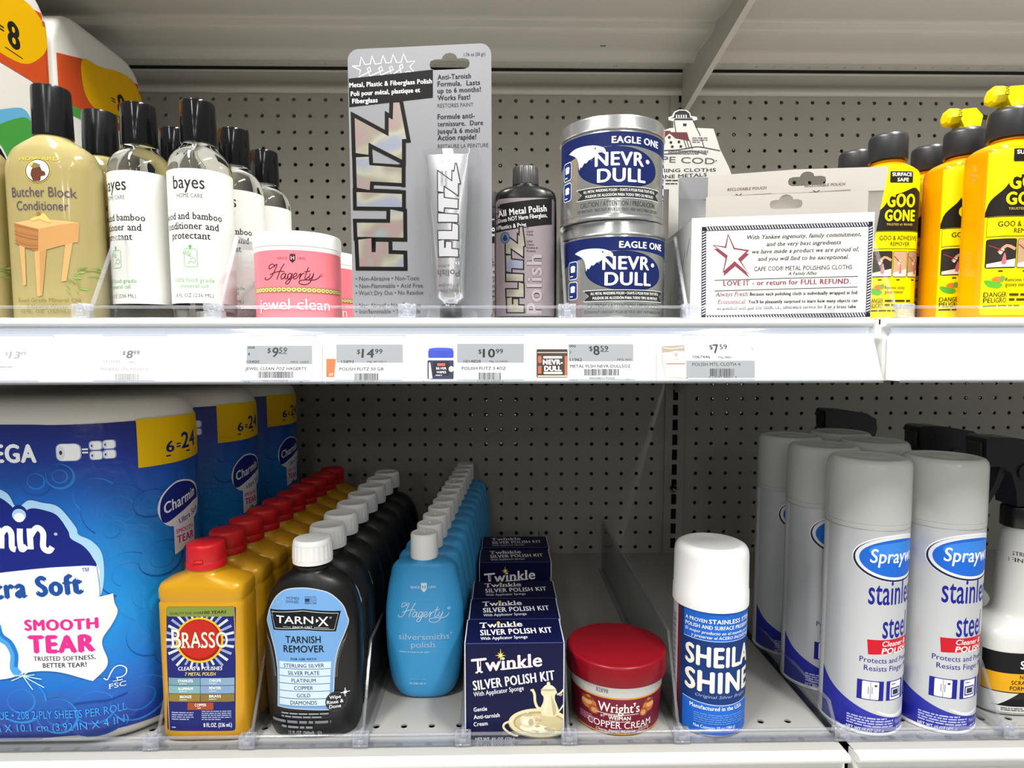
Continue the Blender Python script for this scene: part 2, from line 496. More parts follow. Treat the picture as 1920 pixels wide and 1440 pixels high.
# ================================================================== THE STORE FLOOR AND THE SHELVING
g = G(); g.add([(-3000, -5000, 0), (3000, -5000, 0), (3000, 1300, 0), (-3000, 1300, 0)], [(0, 1, 2, 3)], M('pale_floor_tile', 'c9c6be', 0.35, noise=0.05, nscale=3))
structure(g.build('floor'))
paint = M('putty_grey_enamel', 'a29e95', 0.42, 0.0, 0.4, noise=0.03, nscale=30)
paint_d = M('putty_grey_panel', '9a968d', 0.5, 0.0, 0.35, noise=0.035, nscale=18)
deck_p = M('deck_enamel', '979692', 0.4, 0.0, 0.4, noise=0.03, nscale=25)
white_p = M('white_enamel', 'dcdcda', 0.35, 0.0, 0.5, noise=0.02, nscale=25)
dark_in = M('painted_gap_shade', '141412', 0.9)  # near-black colour standing in for the shade inside gaps and hollows
clear_m = clear('clear_plastic', 'fafbfc', 0.008, 0.05, 0.5)
clear_edge = clear('clear_plastic_edge', 'f4f5f8', 0.07, 0.1)
clear_clip = clear('clear_plastic_clip', 'f6f7fa', 0.09, 0.06)
HSEG = 16
def hole_cells(g, xs, zs, px, pz, r, Y, mat, axis='y', depth=1.4, wall=None):
    """perforated sheet: one square cell with a round hole at each (x, z)"""
    oc = []; ic = []
    for k in range(HSEG):
        t = 2*pi*k/HSEG; c, s_ = cos(t), sin(t); q = max(abs(c), abs(s_))
        oc.append((c/q*px/2, s_/q*pz/2)); ic.append((c*r, s_*r))
    for z in zs:
        for x in xs:
            if axis == 'y': P = lambda a, d: (x+a[0], Y+d, z+a[1])
            else: P = lambda a, d: (x+a[0], z+a[1], Y+d)
            v = [P(a, 0) for a in oc]+[P(a, 0) for a in ic]+[P(a, depth) for a in ic]
            f = [(k, (k+1) % HSEG, HSEG+(k+1) % HSEG, HSEG+k) for k in range(HSEG)]
            f += [(HSEG+k, HSEG+(k+1) % HSEG, 2*HSEG+(k+1) % HSEG, 2*HSEG+k) for k in range(HSEG)]
            g.add(v, f, mat)
PX, PZ = 25.4, 25.35
LX = [1.2+PX*k for k in range(-43, 11)]
RX = [330.5+25.43*k for k in range(0, 29)]
ZS = [1750.3-PZ*j for j in range(0, 30)]
YB = 1030.0
def panel(name, xs, px, xl, xr, Y, dx=0, dz=0, rr=3.05):
    g = G(); 
    hole_cells(g, [x+dx for x in xs], [z+dz for z in ZS], px, PZ, rr, Y, paint_d)
    a, b = xs[0]-px/2+dx, xs[-1]+px/2+dx; top, bot = ZS[0]+PZ/2+dz, ZS[-1]-PZ/2+dz
    for (x0, x1, z0, z1) in ((xl, a, 980, 1830), (b, xr, 980, 1830), (a, b, top, 1830), (a, b, 980, bot)):
        if x1 > x0 and z1 > z0:
            g.add([(x0, Y, z0), (x1, Y, z0), (x1, Y, z1), (x0, Y, z1)], [(0, 1, 2, 3)], paint_d)
    return structure(g.build(name, sharp=30, fixn=False))
panel('wall_back', LX, PX, -1110, 276.6, YB)
panel('wall_right', RX, 25.43, 310.2, 1080, YB)
# the far side of the run: a second skin of pegboard with the same pitch; where its holes fall in line light comes through
panel('wall_far', LX, PX, -1110, 285, YB+62, 0.0, -7.2, 1.35)
panel('wall_far', RX, 25.43, 285, 1080, YB+62, -2.4, -4.6, 1.35)
g = G()
g.box(-1112, 1082, YB+1.5, YB+63, 1830, 1834, dark_in); g.box(-1112, 1082, YB+1.5, YB+63, 972, 978, dark_in)
g.box(-1114, -1110, YB, YB+63, 975, 1832, dark_in); g.box(1080, 1084, YB, YB+63, 975, 1832, dark_in)
g.box(283, 303, YB+14, YB+60, 980, 1828, dark_in)
structure(g.build('light_block_1'))  # unseen closers added to keep stray light out of the pegboard cavity
# slotted upright between the two panels
t = thing('shelf_upright', 'grey slotted steel upright between the two pegboard panels', 'shelf upright', (0.2934, YB*0.001, 0))
g = G(); rails = []
zz = [1022+28.0*0.9054*k for k in range(31)]
z0 = 980
for z in zz:
    for (a, b) in ((-12.4, -4.0), (4.6, 12.4)):
        pass
    g.add([(-4.2, -3, z-9), (-4.2, -3, z+9), (4.6, -3, z+9), (4.6, -3, z-9), (-4.2, 0, z-9), (-4.2, 0, z+9), (4.6, 0, z+9), (4.6, 0, z-9)],
          [(0, 1, 5, 4), (1, 2, 6, 5), (2, 3, 7, 6), (3, 0, 4, 7)], paint_d)
    g.add([(-4.2, -3, z0), (4.6, -3, z0), (4.6, -3, z-9), (-4.2, -3, z-9)], [(0, 1, 2, 3)], paint_d); z0 = z+9
g.add([(-4.2, -3, z0), (4.6, -3, z0), (4.6, -3, 1830), (-4.2, -3, 1830)], [(0, 1, 2, 3)], paint_d)
g.add([(-16.2, -3, 980), (-4.2, -3, 980), (-4.2, -3, 1830), (-16.2, -3, 1830)], [(0, 1, 2, 3)], paint_d)
g.add([(4.6, -3, 980), (16.2, -3, 980), (16.2, -3, 1830), (4.6, -3, 1830)], [(0, 1, 2, 3)], paint_d)
g.box(-16.8, -16.2, -3.4, 2, 980, 1830, paint_d); g.box(16.2, 16.8, -3.4, 2, 980, 1830, paint_d)
g.build('post', t, fixn=False)
g = G(); g.box(-8, 9, 6, 7, 980, 1828, dark_in); g.build('slot_shade', t)  # near-black sheet painted as the shade behind the slots
# a bent clip left in a slot
t = thing('hook_clip', 'small bent metal clip left in a slot of the upright', 'clip', (0.2924, 1.0265, 1.1165))
g = G(); g.tube([(-4, 0, 4), (-6, -5, 1), (-2, -8, -4), (3, -7, -2), (4, -3, 4), (0, -2, 7)], 1.3, M('dark_steel', '4a4945', 0.4, 0.6)); g.build('loop', t)
g = G(); g.tube([(-3, -9, 2), (8, -10, -6)], 0.7, M('bright_wire', 'd6d6d6', 0.25, 0.9)); g.build('wire', t)

# ---- shelf above: we look at its underside
def upper_deck(name, label, x0, x1, hx):
    t = thing(name, label, 'shelf', ((x0+x1)/2000, 0.8, 1.806))
    ox = (x0+x1)/2; a, b = x0-ox, x1-ox
    g = G()
    hole_cells(g, [x-ox for x in hx], [213, 195], 28.4, 18, 2.7, -8, paint, axis='z', depth=2, )
    ha, hb = hx[0]-14.2-ox, hx[-1]+14.2-ox
    for (xa, xb, ya, yb) in ((a, ha, 186, 222), (hb, b, 186, 222), (a, b, 222, 229)):
        if xb > xa: g.add([(xa, ya, -8), (xb, ya, -8), (xb, yb, -8), (xa, yb, -8)], [(0, 1, 2, 3)], paint)
    prof = [(186, -8), (176, -8), (174, -10), (172, -20), (169, -23), (165, -23.5), (158, -21), (150, -16.5), (145, -15), (140, -15.5), (120, -18), (90, -20), (78, -20.5), (75, -19), (73, -12), (71, -11), (60, -12), (50, -17), (-56, -19), (-60, -19), (-62, 4)]
    n = len(prof)
    g.add([(a, p[0], p[1]) for p in prof]+[(b, p[0], p[1]) for p in prof], [(i, i+1, n+i+1, n+i) for i in range(n-1)], paint)
    g.box(a, b, -80, -58, -36, 2, paint, 2)
    g.build('pan', t, fixn=False, sharp=50)
    g = G(); rp = [(229, -13.5), (229, -46), (226, -47.5), (222, -46), (219.5, -42), (220, -37), (223.0, -33), (225, -28), (224, -16), (221.5, -14.5), (221.5, -13.5)]
    g.prism(rp, 'x', a, b, paint); g.build('back_rail', t, sharp=50)
    g = G(); g.box(a, b, 222.5, 229, -13.4, -8.2, dark_in); g.build('rail_gap_shade', t)  # solid dark strip painted as the shade line between pan and rail
    if x0 < 150 < x1: g = G(); g.box(150-ox-4, 150-ox+4, 128, 131, -17.6, -16, M('slot_dark', '55524c', 0.6)); g.build('slot', t)
    g = G(); g.box(a+2, b-2, 188, 221, -5.2, -4.8, cloudy('hole_diffuser_sheet', 'dcdad4', 'e8e6e0', 0.6, 0.5)); g.build('hole_diffuser', t)  # unseen diffusing sheet added so the holes look bright without light streaks
    return t
upper_deck('shelf', 'grey steel shelf overhead at the top left with its ribbed underside showing', -1100, 293.1, [-640+28.4*k for k in range(32)])
t = upper_deck('shelf', 'grey steel shelf overhead at the top right with its ribbed underside showing', 297.9, 1080, [322+28.4*k for k in range(26)])
# bracket of the overhead shelf
def bracket(label, x, yb, prof, lipw=0.0):
    t = thing('shelf_bracket', label, 'bracket', (x*0.001, yb*0.001, 0))
    g = G(); g.prism(prof, 'x', -2.3, 2.3, paint); g.build('plate', t)
    g = G()
    for p, q in zip(prof[:-1], prof[1:]):
        pass
    return t
t = bracket('tapering grey steel bracket carrying the overhead shelves at their joint', 295.5, 1026, [(0, 1807), (0, 1728), (-10, 1727), (-330, 1764), (-330, 1807)])
g = G(); g.prism([(-8, 1726.8), (-330, 1763.8), (-330, 1765.2), (-8, 1728.2)], 'x', -4.2, 4.2, paint); g.build('flange', t)
t = bracket('grey bracket end under the price-tagged shelf, at the joint of the two bays', 293.4, 1026, [(0, 1338), (0, 1282), (-14, 1281), (-60, 1300), (-240, 1322), (-240, 1338)])
g = G(); g.prism([(-12, 1280.8), (-60, 1299.6), (-240, 1321.6), (-240, 1323), (-60, 1301), (-12, 1282.3)], 'x', -5, 5, paint); g.build('flange', t)

# ---- the two stocked shelves (each bay has its own)
ZU, ZD = 1.374, 1.005
def front_shelf(label, x0, x1, z, yf, face, chan=None):
    """deck with a folded nose; yf: front of the deck, mm"""
    t = thing('shelf', label, 'shelf', ((x0+x1)/2000, yf*0.001, z))
    a, b = x0-(x0+x1)/2, x1-(x0+x1)/2; D = YB-yf-2
    return t, a, b, D
def upper_shelf(label, x0, x1):
    t, a, b, D = front_shelf(label, x0, x1, ZU, 484, None)
    g = G()
    g.prism([(0, 0), (D, 0), (D, -30), (14, -30), (14, -4), (0, -4)], 'x', a, b, white_p); g.build('deck', t)
    g = G()   # folded nose with a groove above the ticket channel
    prof = [(2, 0.3), (-6.5, 0.3), (-8.2, -0.8), (-8.6, -3.2), (-7.6, -5.0), (-5.5, -5.6), (-2.0, -6.2), (-1.2, -8), (-1.2, -13), (-4, -14), (-4, -48), (14, -48), (14, -4), (2, -4)]
    g.prism(prof, 'x', a, b, white_p); g.build('nose', t, sharp=50)
    return t, a, b
chan_white = M('channel_white', 'f2f2f0', 0.35, coat=0.4)
chan_clear = clear('channel_clear', 'eef2fa', 0.10, 0.06)
def channel(t, a, b):
    g = G()
    g.prism([(-8.4, -11.4), (-23.5, -46.2), (-22.4, -47.4), (-5, -47.4), (-5, -14)], 'x', a+3, b-1, chan_white); c = g.build('ticket_channel', t)
    g = G()
    g.prism([(-6.5, -6.6), (-8.6, -7.4), (-10.2, -11.2), (-9.4, -12.2), (-7.4, -9.4), (-5.5, -8.4)], 'x', a+3, b-1, chan_clear)
    g.build('channel_lip', c, sharp=60)
    g = G(); g.prism([(-23.3, -45.0), (-25.2, -46.4), (-24.8, -48.6), (-22.0, -48.8), (-21.4, -47.4), (-23.0, -46.9)], 'x', a+3, b-1, chan_clear)
    g.build('channel_rim', c, sharp=60)
SU1, a, b = upper_shelf('white steel shelf carrying the polishes, with the row of price tags along its front', -1100, 289)
channel(SU1, a, b)
SU2, a, b = upper_shelf('white steel shelf carrying the orange cleaner bottles, its ticket channel empty', 299, 1080)
channel(SU2, a, b)
def lower_shelf(label, x0, x1, hx):
    t, a, b, D = front_shelf(label, x0, x1, ZD, 506, None)
    ox = (x0+x1)/2; hx = [h-ox for h in hx]
    g = G()
    hole_cells(g, hx, [13.6, 40.6], 25.47, 27, 3.1, 0, deck_p, axis='z', depth=-1.6)
    ha, hb = hx[0]-12.735, hx[-1]+12.735
    for (xa, xb, ya, yb) in ((a, ha, 0.1, 54.1), (hb, b, 0.1, 54.1), (a, b, 54.1, D), (a, b, -2, 0.1)):
        if xb > xa: g.add([(xa, ya, 0), (xb, ya, 0), (xb, yb, 0), (xa, yb, 0)], [(0, 1, 2, 3)], deck_p)
    g.build('deck', t, fixn=False)
    g = G(); g.box(a, b, 6, D, -32, -30, dark_in); g.build('deck_hole_shade', t)  # near-black sheet added below the deck so its holes look shaded
    g = G()
    prof = [(-1, 0.0), (-9, -0.3), (-11, -1.6), (-11.3, -4.5), (-9.8, -6.6), (-6, -7.4), (-2.5, -8.4), (-1.8, -11), (-2, -17), (-5, -18), (-5, -60), (6, -60), (6, -2), (-1, -2)]
    g.prism(prof, 'x', a, b, white_p); g.build('nose', t, sharp=50)
    return t, a, b
lower_shelf('white steel shelf at the bottom left carrying the bottles of metal cleaner', -1100, 297.5, [-115.0+25.47*k for k in range(-22, 16)])
lower_shelf('white steel shelf at the bottom right carrying the grey spray cans', 305.0, 1080, [246.7+25.47*k for k in range(3, 32)])

# ---- clear plastic fences along the shelf fronts
def fence(label, x0, x1, y, z):
    t = thing('shelf_fence', label, 'shelf fence', ((x0+x1)/2000, y*0.001, z)); w = (x1-x0)/2
    g = G(); g.box(-w, w, -0.8, 0.8, 0.4, 9.6, clear_m); g.build('strip', t)
    g = G(); g.prism([(-1.3, 9.2), (-1.6, 10.4), (-0.8, 11.4), (0.8, 11.4), (1.6, 10.4), (1.3, 9.2)], 'x', -w, w, clear_edge); g.build('top_bead', t, sharp=80)
    g = G(); g.prism([(-3.0, 0.4), (-3.2, 1.5), (-1.2, 2.2), (1.2, 2.0), (8, 1.2), (8, 0.4)], 'x', -w, w, clear_edge); g.build('foot_strip', t, sharp=80)
fence('clear plastic fence along the front of the shelf with the price tags', -1100, 287, 494, ZU)
fence('clear plastic fence along the shelf of orange cleaner bottles', 302, 1080, 494, ZU)
fence('clear plastic fence in front of the bottles on the bottom left shelf', -1100, 297, 518, ZD)
fence('clear plastic fence in front of the spray cans on the bottom right shelf', 306, 1080, 517, ZD)
# ---- clear dividers
def divider(label, x, yf, z, start=6, H=73, slope=42, deep=430):
    t = thing('shelf_divider', label, 'shelf divider', (x*0.001, yf*0.001, z), 0, 'clear plastic dividers on the shelves')
    g = G(); g.prism([(start, 2), (start+slope, H), (deep, H), (deep, 2)], 'x', -0.9, 0.9, clear_m); g.build('panel', t)
    g = G(); 
    g.prism([(start-1.2, 2), (start+slope-1.2, H+0.8), (deep, H+0.8), (deep, H-0.8), (start+slope+0.6, H-0.8), (start+1.0, 2)], 'x', -1.15, 1.15, clear_edge); g.build('rim', t)
    g = G(); g.prism([(start, 0.3), (deep, 0.3), (deep, 2), (start, 2)], 'x', -5, 5, clear_m); g.build('foot', t)
    g = G()
    for (x0, x1, y0, y1, z0, z1) in ((-7, 7, -3.4, -2, 1, 12.6), (-7, 7, 2, 3.4, 1, 12.6), (-7, -4.6, -3, 3, 8, 12.6), (4.6, 7, -3, 3, 8, 12.6), (-1.6, 1.6, -4, 8, 9, 13.4), (-6.5, 6.5, -4.4, -2.4, 1, 3), (-3, 3, -4.4, -3, 4, 8)):
        g.box(x0, x1, y0, y1, z0, z1, clear_clip, 0.5, 1)
    g.build('clip', t, sharp=60)
    return t
UPD = 'clear divider '
divider('clear shelf divider clipped beside the amber wood conditioner bottle', -326.3, 494, ZU)
divider('clear shelf divider between the clear oil bottles and the pink jar', -224.4, 494, ZU)
divider('clear shelf divider with its clip in front of the tall silver blister card', -73.1, 494, ZU, start=36)
divider('clear shelf divider between the black-capped polish bottle and the blue tins', 53.0, 494, ZU)
divider('clear shelf divider between the blue tins and the white display box', 151.5, 494, ZU)
divider('clear shelf divider right of the white display box, before the orange bottles', 323.8, 494, ZU)
divider('clear shelf divider between the blue tissue pack and the mustard bottles', -303.0, 518, ZD, H=56, slope=30, deep=42)
divider('clear shelf divider between the mustard bottles and the black bottles', -220.6, 518, ZD, H=70)
divider('clear shelf divider between the black bottles and the sky-blue bottles', -122.6, 518, ZD)
divider('clear shelf divider between the sky-blue bottles and the navy boxes', -33.5, 518, ZD, H=70)
divider('clear shelf divider between the navy boxes and the red-lidded jar', 59.6, 518, ZD, H=70)
divider('clear shelf divider between the red-lidded jar and the white-capped spray can', 158.8, 518, ZD, H=80)
divider('clear low shelf divider running along the foot of the grey spray cans', 301.2, 518, ZD, H=24, slope=16)
divider('clear shelf divider right of the grey spray cans, before the white trigger bottle', 452.5, 518, ZD)

# ================================================================== BOTTOM SHELF, LEFT BAY
blk_gloss = M('black_plastic', '101010', 0.28, 0, 0.5)
white_cap = M('white_cap', 'ececea', 0.38)
# ---- red-capped mustard bottles
mustard = M('mustard_plastic', 'cc9618', 0.28, 0.12, 0.5, noise=0.02, nscale=60)
red_cap = M('red_cap', 'c8141c', 0.4)
BR = [(0, 34, 16, 5), (2.5, 37, 18.3, 5), (8, 37.6, 19, 5.5), (120, 37.8, 19, 5.5), (124.5, 37.8, 19, 5.5), (126.5, 36.9, 18.2, 5.5), (128, 36.9, 18.2, 5.5), (130, 37.8, 19, 5.5), (138, 37.8, 19, 5.2), (142, 36.2, 18, 4.4), (145.5, 28, 16.8, 3.4), (148.5, 20, 16, 2.6), (150.5, 16.2, 16, 2.05), (156, 15.6, 15.6, 2)]
bx, by = -0.2629, 0.5455
root = thing('metal_polish_bottle', 'mustard plastic bottle with red cap and navy sunburst label, foremost of its row', 'bottle', (bx, by, ZD), 0, 'red-capped mustard bottles')
g = G(); g.loft(BR, mustard, 64); g.build('body', root, sharp=50)
g = G(); g.lathe([(154, 15.0), (154, 16.6), (155, 16.8), (160, 16.6), (160.6, 16.2), (161.2, 16.55), (173.5, 15.9), (175, 15.4), (175.8, 14.2), (175.8, 0.01)], red_cap, 56, cap1=False)
g.box(-4.5, 4.5, -17.6, -15.5, 160.8, 163.0, red_cap, 0.6, 1); g.build('cap', root, sharp=45)
cv = crop_plane(290, 980, 3.273, (bx, by, ZD), 19.0)
p = Print(cv)
navy = '1c2468'
p.rect(70, 515, 494, 1278, navy, 16)
cx, cy = 276, 720
for k in range(30):
    a = 2*pi*k/30; w = 0.055
    r1 = 212 if abs(cos(a)) > 0.55 else 176
    p.poly([(cx+125*cos(a-w), cy+125*sin(a-w)), (cx+r1*cos(a-w*0.7), cy+r1*sin(a-w*0.7)), (cx+r1*cos(a+w*0.7), cy+r1*sin(a+w*0.7)), (cx+125*cos(a+w), cy+125*sin(a+w))], 'c9cfe0' if k % 2 else '8f9ac4')
p.rect(72, 516, 484, 576, '7d8b3c', 10)
p.text('QUALITY FOR OVER', 92, 565, 15, '10151c', w=198, al='l', bold=0.03, shear=0.2, rot=1)
p.text('100 YEARS', 292, 560, 19, '10151c', w=150, al='l', bold=0.06, shear=0.2, rot=1)
p.ell(cx, cy, 146, 140, 'e9b51c'); p.ell(cx, cy, 134, 128, '8e1a14'); p.ell(cx-4, cy-6, 124, 118, 'b5251a')
p.text('B', 98, 770, 122, 'f1ead2', w=66, al='l', bold=0.03, serif=True, out='24120c', ow=0.05)
p.text('RASSO', 164, 768, 100, 'f1ead2', w=286, al='l', bold=0.03, serif=True, out='24120c', ow=0.05)
p.text('CLEANS & POLISHES', 281, 905, 24, 'e6e9f2', w=272, bold=0.05, shear=0.2)
p.text('7 METAL POLISH', 282, 938, 22, 'd9c163', w=190, bold=0.05, shear=0.2)
for r, (y0, y1, c1, c2) in enumerate(((952, 998, '6f93a0', '7f9bb4'), (1001, 1048, '79a3ab', '7c98b6'), (1051, 1098, '8a7434', '7f6c36'))):
    p.rect(84, y0, 280, y1, c1); p.rect(283, y0, 488, y1, c2)
for t_, x_, y_ in (('STAINLESS', 190, 978), ('CHROME', 372, 975), ('ALUMINUM', 190, 1026), ('PEWTER', 372, 1022), ('BRONZE', 192, 1076), ('BRASS', 372, 1072)):
    p.text(t_, x_, y_, 17, 'eef2f5', w=92 if len(t_) > 6 else 72, bold=0.04); p.fine(x_-38, y_+6, x_+38, y_+14, 1, 'd5dde4', 0.5, 4)
p.rect(203, 1102, 362, 1148, '9a4526'); p.text('COPPER', 283, 1126, 17, 'f3e6dc', w=72, bold=0.04); p.fine(262, 1132, 304, 1140, 1, 'e6cfc0')
p.fine(104, 1158, 240, 1212, 4, '9aa3cc', 0.5, 2); p.fine(290, 1150, 470, 1212, 5, '9aa3cc', 0.5, 9)
p.text('8 FL.OZ. (236 mL)', 388, 1252, 26, 'f2f3f8', w=172, bold=0.05, sx=0.8); p.fine(105, 1250, 150, 1262, 1, '9aa3cc')
p.build('label', root, on_loft(BR), du=4, dv=0)
for i in range(1, 10):
    dup(root, 'mustard plastic bottle with red cap, %s from the front of its row' % ORD[i], (bx+0.0021*i, by+0.0385*i, ZD))

# ---- white-capped black bottles
blk_body = M('black_bottle', '0e0e0f', 0.36, 0, 0.5)
TR = smooth_rings([(0, 33, 16, 2.4), (1.2, 36.5, 19, 2.4), (4, 39, 20.5, 2.4), (14, 41.2, 21.5, 2.4), (40, 43, 22, 2.4), (80, 44, 22, 2.4), (104, 43.6, 22, 2.4), (121, 40.6, 21, 2.35), (135, 34.8, 19.2, 2.25), (143, 27.5, 17, 2.15), (147, 20.5, 15, 2.05), (149.5, 14.5, 13.6, 2), (151, 13.2, 13.2, 2), (160, 13, 13, 2)], 4)
tx, ty = -0.1698, 0.5495
root = thing('tarnish_remover_bottle', 'round-shouldered black bottle with light blue label and ribbed white cap, foremost of its row', 'bottle', (tx, ty, ZD), 0, 'white-capped black bottles')
g = G(); g.loft(TR, blk_body, 72); g.lathe([(151.5, 13), (152, 15.2), (154, 15.2), (154.5, 13)], blk_body, 40, False, False); g.build('body', root, sharp=50)
g = G(); g.lathe([(156, 16.4), (156.4, 17.4), (160, 17.5)], white_cap, 96, True, False); g.lathe([(160, 17.5), (173, 17.0)], white_cap, 96, False, False, rib=0.012)
g.lathe([(173, 17.0), (175.5, 16.6), (177, 15.6), (177.4, 14.2), (176.9, 13.2), (176.9, 0.01)], white_cap, 96, False, False); g.build('cap', root, sharp=50)
cv = crop_plane(290, 980, 3.273, (tx, ty, ZD), 21.5)
p = Print(cv, 0.012)
def gob(x, w): return x
outline = catmull([(672, 622), (690, 545), (735, 470), (800, 425), (900, 411), (990, 421), (1070, 450), (1140, 520), (1168, 590), (1176, 625), (1155, 690), (1120, 780), (1100, 880), (1095, 1000), (1092, 1045)], 5)+[(1090, 1146), (752, 1133), (755, 1000)]+catmull([(752, 900), (735, 800), (705, 705), (672, 622)], 5)[:-1]
p.poly(offset_poly(outline, 6), 'b9bec4'); p.poly(outline, '6f9fd2')
p.poly([(690, 548), (912, 530), (1136, 552), (1110, 672), (912, 655), (720, 667)], '141518')
p.line([(704, 560), (912, 541), (1122, 564), (1100, 660), (912, 644), (731, 655)], 3.5, 'c8cdd2', True)
p.text('TARN', 740, 620, 46, 'f4f6f8', w=235, al='l', bold=0.02); p.poly([(992, 588), (1008, 600), (992, 612)], 'f4f6f8'); p.text('X', 1004, 634, 58, 'f4f6f8', w=62, al='l', bold=0.02)
p.ell(1078, 586, 6, 6, 'c8cdd2'); p.ell(1078, 586, 4, 4, '141518')
p.text('SINCE 1967', 908, 645, 13, 'c8cdd2', w=122, bold=0.03); p.line([(785, 640), (835, 640)], 2.5, 'c8cdd2'); p.line([(980, 640), (1070, 648)], 2.5, 'c8cdd2')
p.text('WOMEN', 842, 476, 17, '2c4a72', w=84, bold=0.0); p.text('OWNED', 842, 497, 17, '2c4a72', w=84)
p.rect(920, 468, 992, 500, '4d6f9c'); p.rect(920, 468, 948, 485, '22375c'); p.fine(950, 470, 992, 500, 4, '7fa6d2', 0.5); p.text('MADE IN USA', 952, 462, 8, '2c4a72', w=68)
p.text('TARNISH', 912, 736, 44, '14161b', w=218, bold=0.035); p.text('REMOVER', 916, 793, 44, '14161b', w=252, bold=0.035)
p.text('FOR USE WITH', 915, 840, 13, '1c222b', w=158, bold=0.03)
for k, t_ in enumerate(('STERLING SILVER', 'SILVER PLATE', 'PLATINUM', 'COPPER', 'GOLD', 'DIAMONDS')):
    y = 888+45.4*k; p.rect(762, y-36, 1082 - k*2, y+5, 'c3d6ea'); p.text(t_, 916, y-2, 24, '14161b', w=(250, 195, 150, 118, 84, 164)[k], bold=0.03)
p.ell(1112, 1100, 64, 62, '3b3d42'); p.ell(1112, 1100, 58, 56, '26272b')
p.text('Wipe', 1106, 1083, 22, 'f4f6f8', w=66, bold=0.03); p.text('Rinse &', 1106, 1112, 22, 'f4f6f8', w=96, bold=0.03); p.text('Done', 1106, 1140, 22, 'f4f6f8', w=68, bold=0.03)
for a, r in ((0, 26), (90, 26), (45, 12), (135, 12)): p.line([(1163-r*cos(radians(a)), 1052-r*sin(radians(a))), (1163+r*cos(radians(a)), 1052+r*sin(radians(a)))], 4, 'ffffff')
p.fine(775, 1160, 1072, 1200, 2, '8b8f95', 0.5, 5); p.fine(710, 1205, 1165, 1238, 1, '7b7f85', 0.5, 6); p.fine(775, 1240, 1085, 1268, 1, '8b8f95', 0.5, 7)
p.text('12 FL.OZ. (360ml)', 900, 1300, 24, 'c9cdd2', w=158, bold=0.02); p.ell(1013, 1290, 13, 12, 'c9cdd2'); p.ell(1013, 1290, 11, 10, '17181a'); p.text('U', 1013, 1297, 13, 'c9cdd2')
for sgn, xs in ((1, (672, 690, 722, 745)), (-1, (1170, 1150, 1115, 1100))):
    p.line([(xs[0], 710), (xs[1]+8*sgn, 760), (xs[2], 850), (xs[3]-8*sgn, 950)], 3.0, '8b8f95', smooth=5)
    p.line([(xs[0]-4*sgn, 690), (xs[1]-2*sgn, 760), (xs[2]-10*sgn, 850), (xs[3]-18*sgn, 950)], 2.0, '6b6f75', smooth=5)
p.build('label', root, on_loft(TR), du=1.5, dv=3, base=0.4)
for i in range(1, 8):
    dup(root, 'black bottle with ribbed white cap, %s from the front of its row' % ORD[i], (tx+0.0016*i, ty+0.0436*i, ZD))

# ---- sky-blue silver polish bottles
sky = M('sky_blue_plastic', '3c9cd6', 0.28, 0, 0.5)
HR = smooth_rings([(0, 17, 8, 2.5), (0.8, 22, 11.5, 2.5), (4.5, 27.5, 14, 2.5), (10, 31, 15.2, 2.5), (17, 33.8, 16, 2.5), (32, 36.4, 16.4, 2.5), (48, 38.2, 16.6, 2.5), (66, 39, 16.6, 2.5), (86, 38.8, 16.4, 2.5), (110, 36.2, 15.8, 2.5), (124, 33.4, 15.2, 2.5), (131, 31.8, 14.8, 2.5), (135, 29, 14.2, 2.5), (137.4, 24, 13.4, 2.4), (138.8, 16, 12.6, 2.2), (139.4, 13, 12.4, 2), (144, 12.4, 12.4, 2)], 4)
hx, hy = -0.0760, 0.604
def hagerty(p, P0, s, mat, w):
    """flowing script wordmark, drawn stroke by stroke; P0: place of the left end, s: scale"""
    W = [[(352, 520), (342, 498), (318, 505), (312, 530), (335, 520), (368, 498), (350, 545), (325, 590), (300, 606), (285, 600), (292, 588)],
         [(418, 494), (395, 530), (378, 570), (366, 604)], [(318, 572), (350, 556), (395, 546), (420, 552)],
         [(424, 566), (410, 562), (396, 580), (398, 600), (414, 594), (430, 562), (422, 592), (432, 600), (446, 582)],
         [(470, 564), (452, 562), (440, 582), (444, 600), (458, 592), (474, 562), (462, 606), (442, 634), (426, 628), (440, 610), (482, 590)],
         [(482, 588), (500, 578), (504, 564), (490, 562), (480, 582), (486, 600), (502, 596), (520, 572)],
         [(520, 572), (532, 562), (526, 582), (522, 602), (530, 582), (546, 562), (556, 566)],
         [(584, 520), (570, 560), (560, 594), (570, 600), (584, 584)], [(556, 552), (596, 544)],
         [(598, 562), (588, 590), (596, 600), (612, 582), (622, 560), (610, 596), (588, 630), (556, 640), (522, 630), (526, 612), (566, 606), (616, 608), (650, 596), (668, 574)]]
    for st in W: p.line([(P0[0]+(x-285)*s, P0[1]+(y-600)*s) for x, y in st], w, mat, smooth=5)
def crest(p, x, y, h, m1, m2):
    k = h/60
    p.poly([(x-18*k, y), (x-10*k, y+8*k), (x-6*k, y-2*k), (x, y+7*k), (x+6*k, y-2*k), (x+10*k, y+8*k), (x+18*k, y), (x+18*k, y+44*k), (x, y+62*k), (x-18*k, y+44*k)], m1)
    p.text('H', x, y+40*k, 24*k, m2, bold=0.05)
root = thing('silver_polish_bottle', 'sky-blue oval bottle with white cap and white script, foremost of its row', 'bottle', (hx, hy, ZD), 0, 'sky-blue oval bottles')
g = G(); g.loft(HR, sky, 72); g.build('body', root, sharp=50)
g = G(); g.lathe([(140.6, 12.6), (141, 13.5), (144, 13.7), (163.4, 13.3), (165, 12.8), (165.6, 11.8), (165.3, 11.0), (165.3, 0.01)], white_cap, 48, True, False); g.ell = None
g.lathe([(165.3, 1.2), (166, 0.9), (166.1, 0.01)], white_cap, 12, False, False); g.build('cap', root, sharp=50)
cv = crop_plane(660, 980, 3.274, (hx, hy, ZD), 16.0)
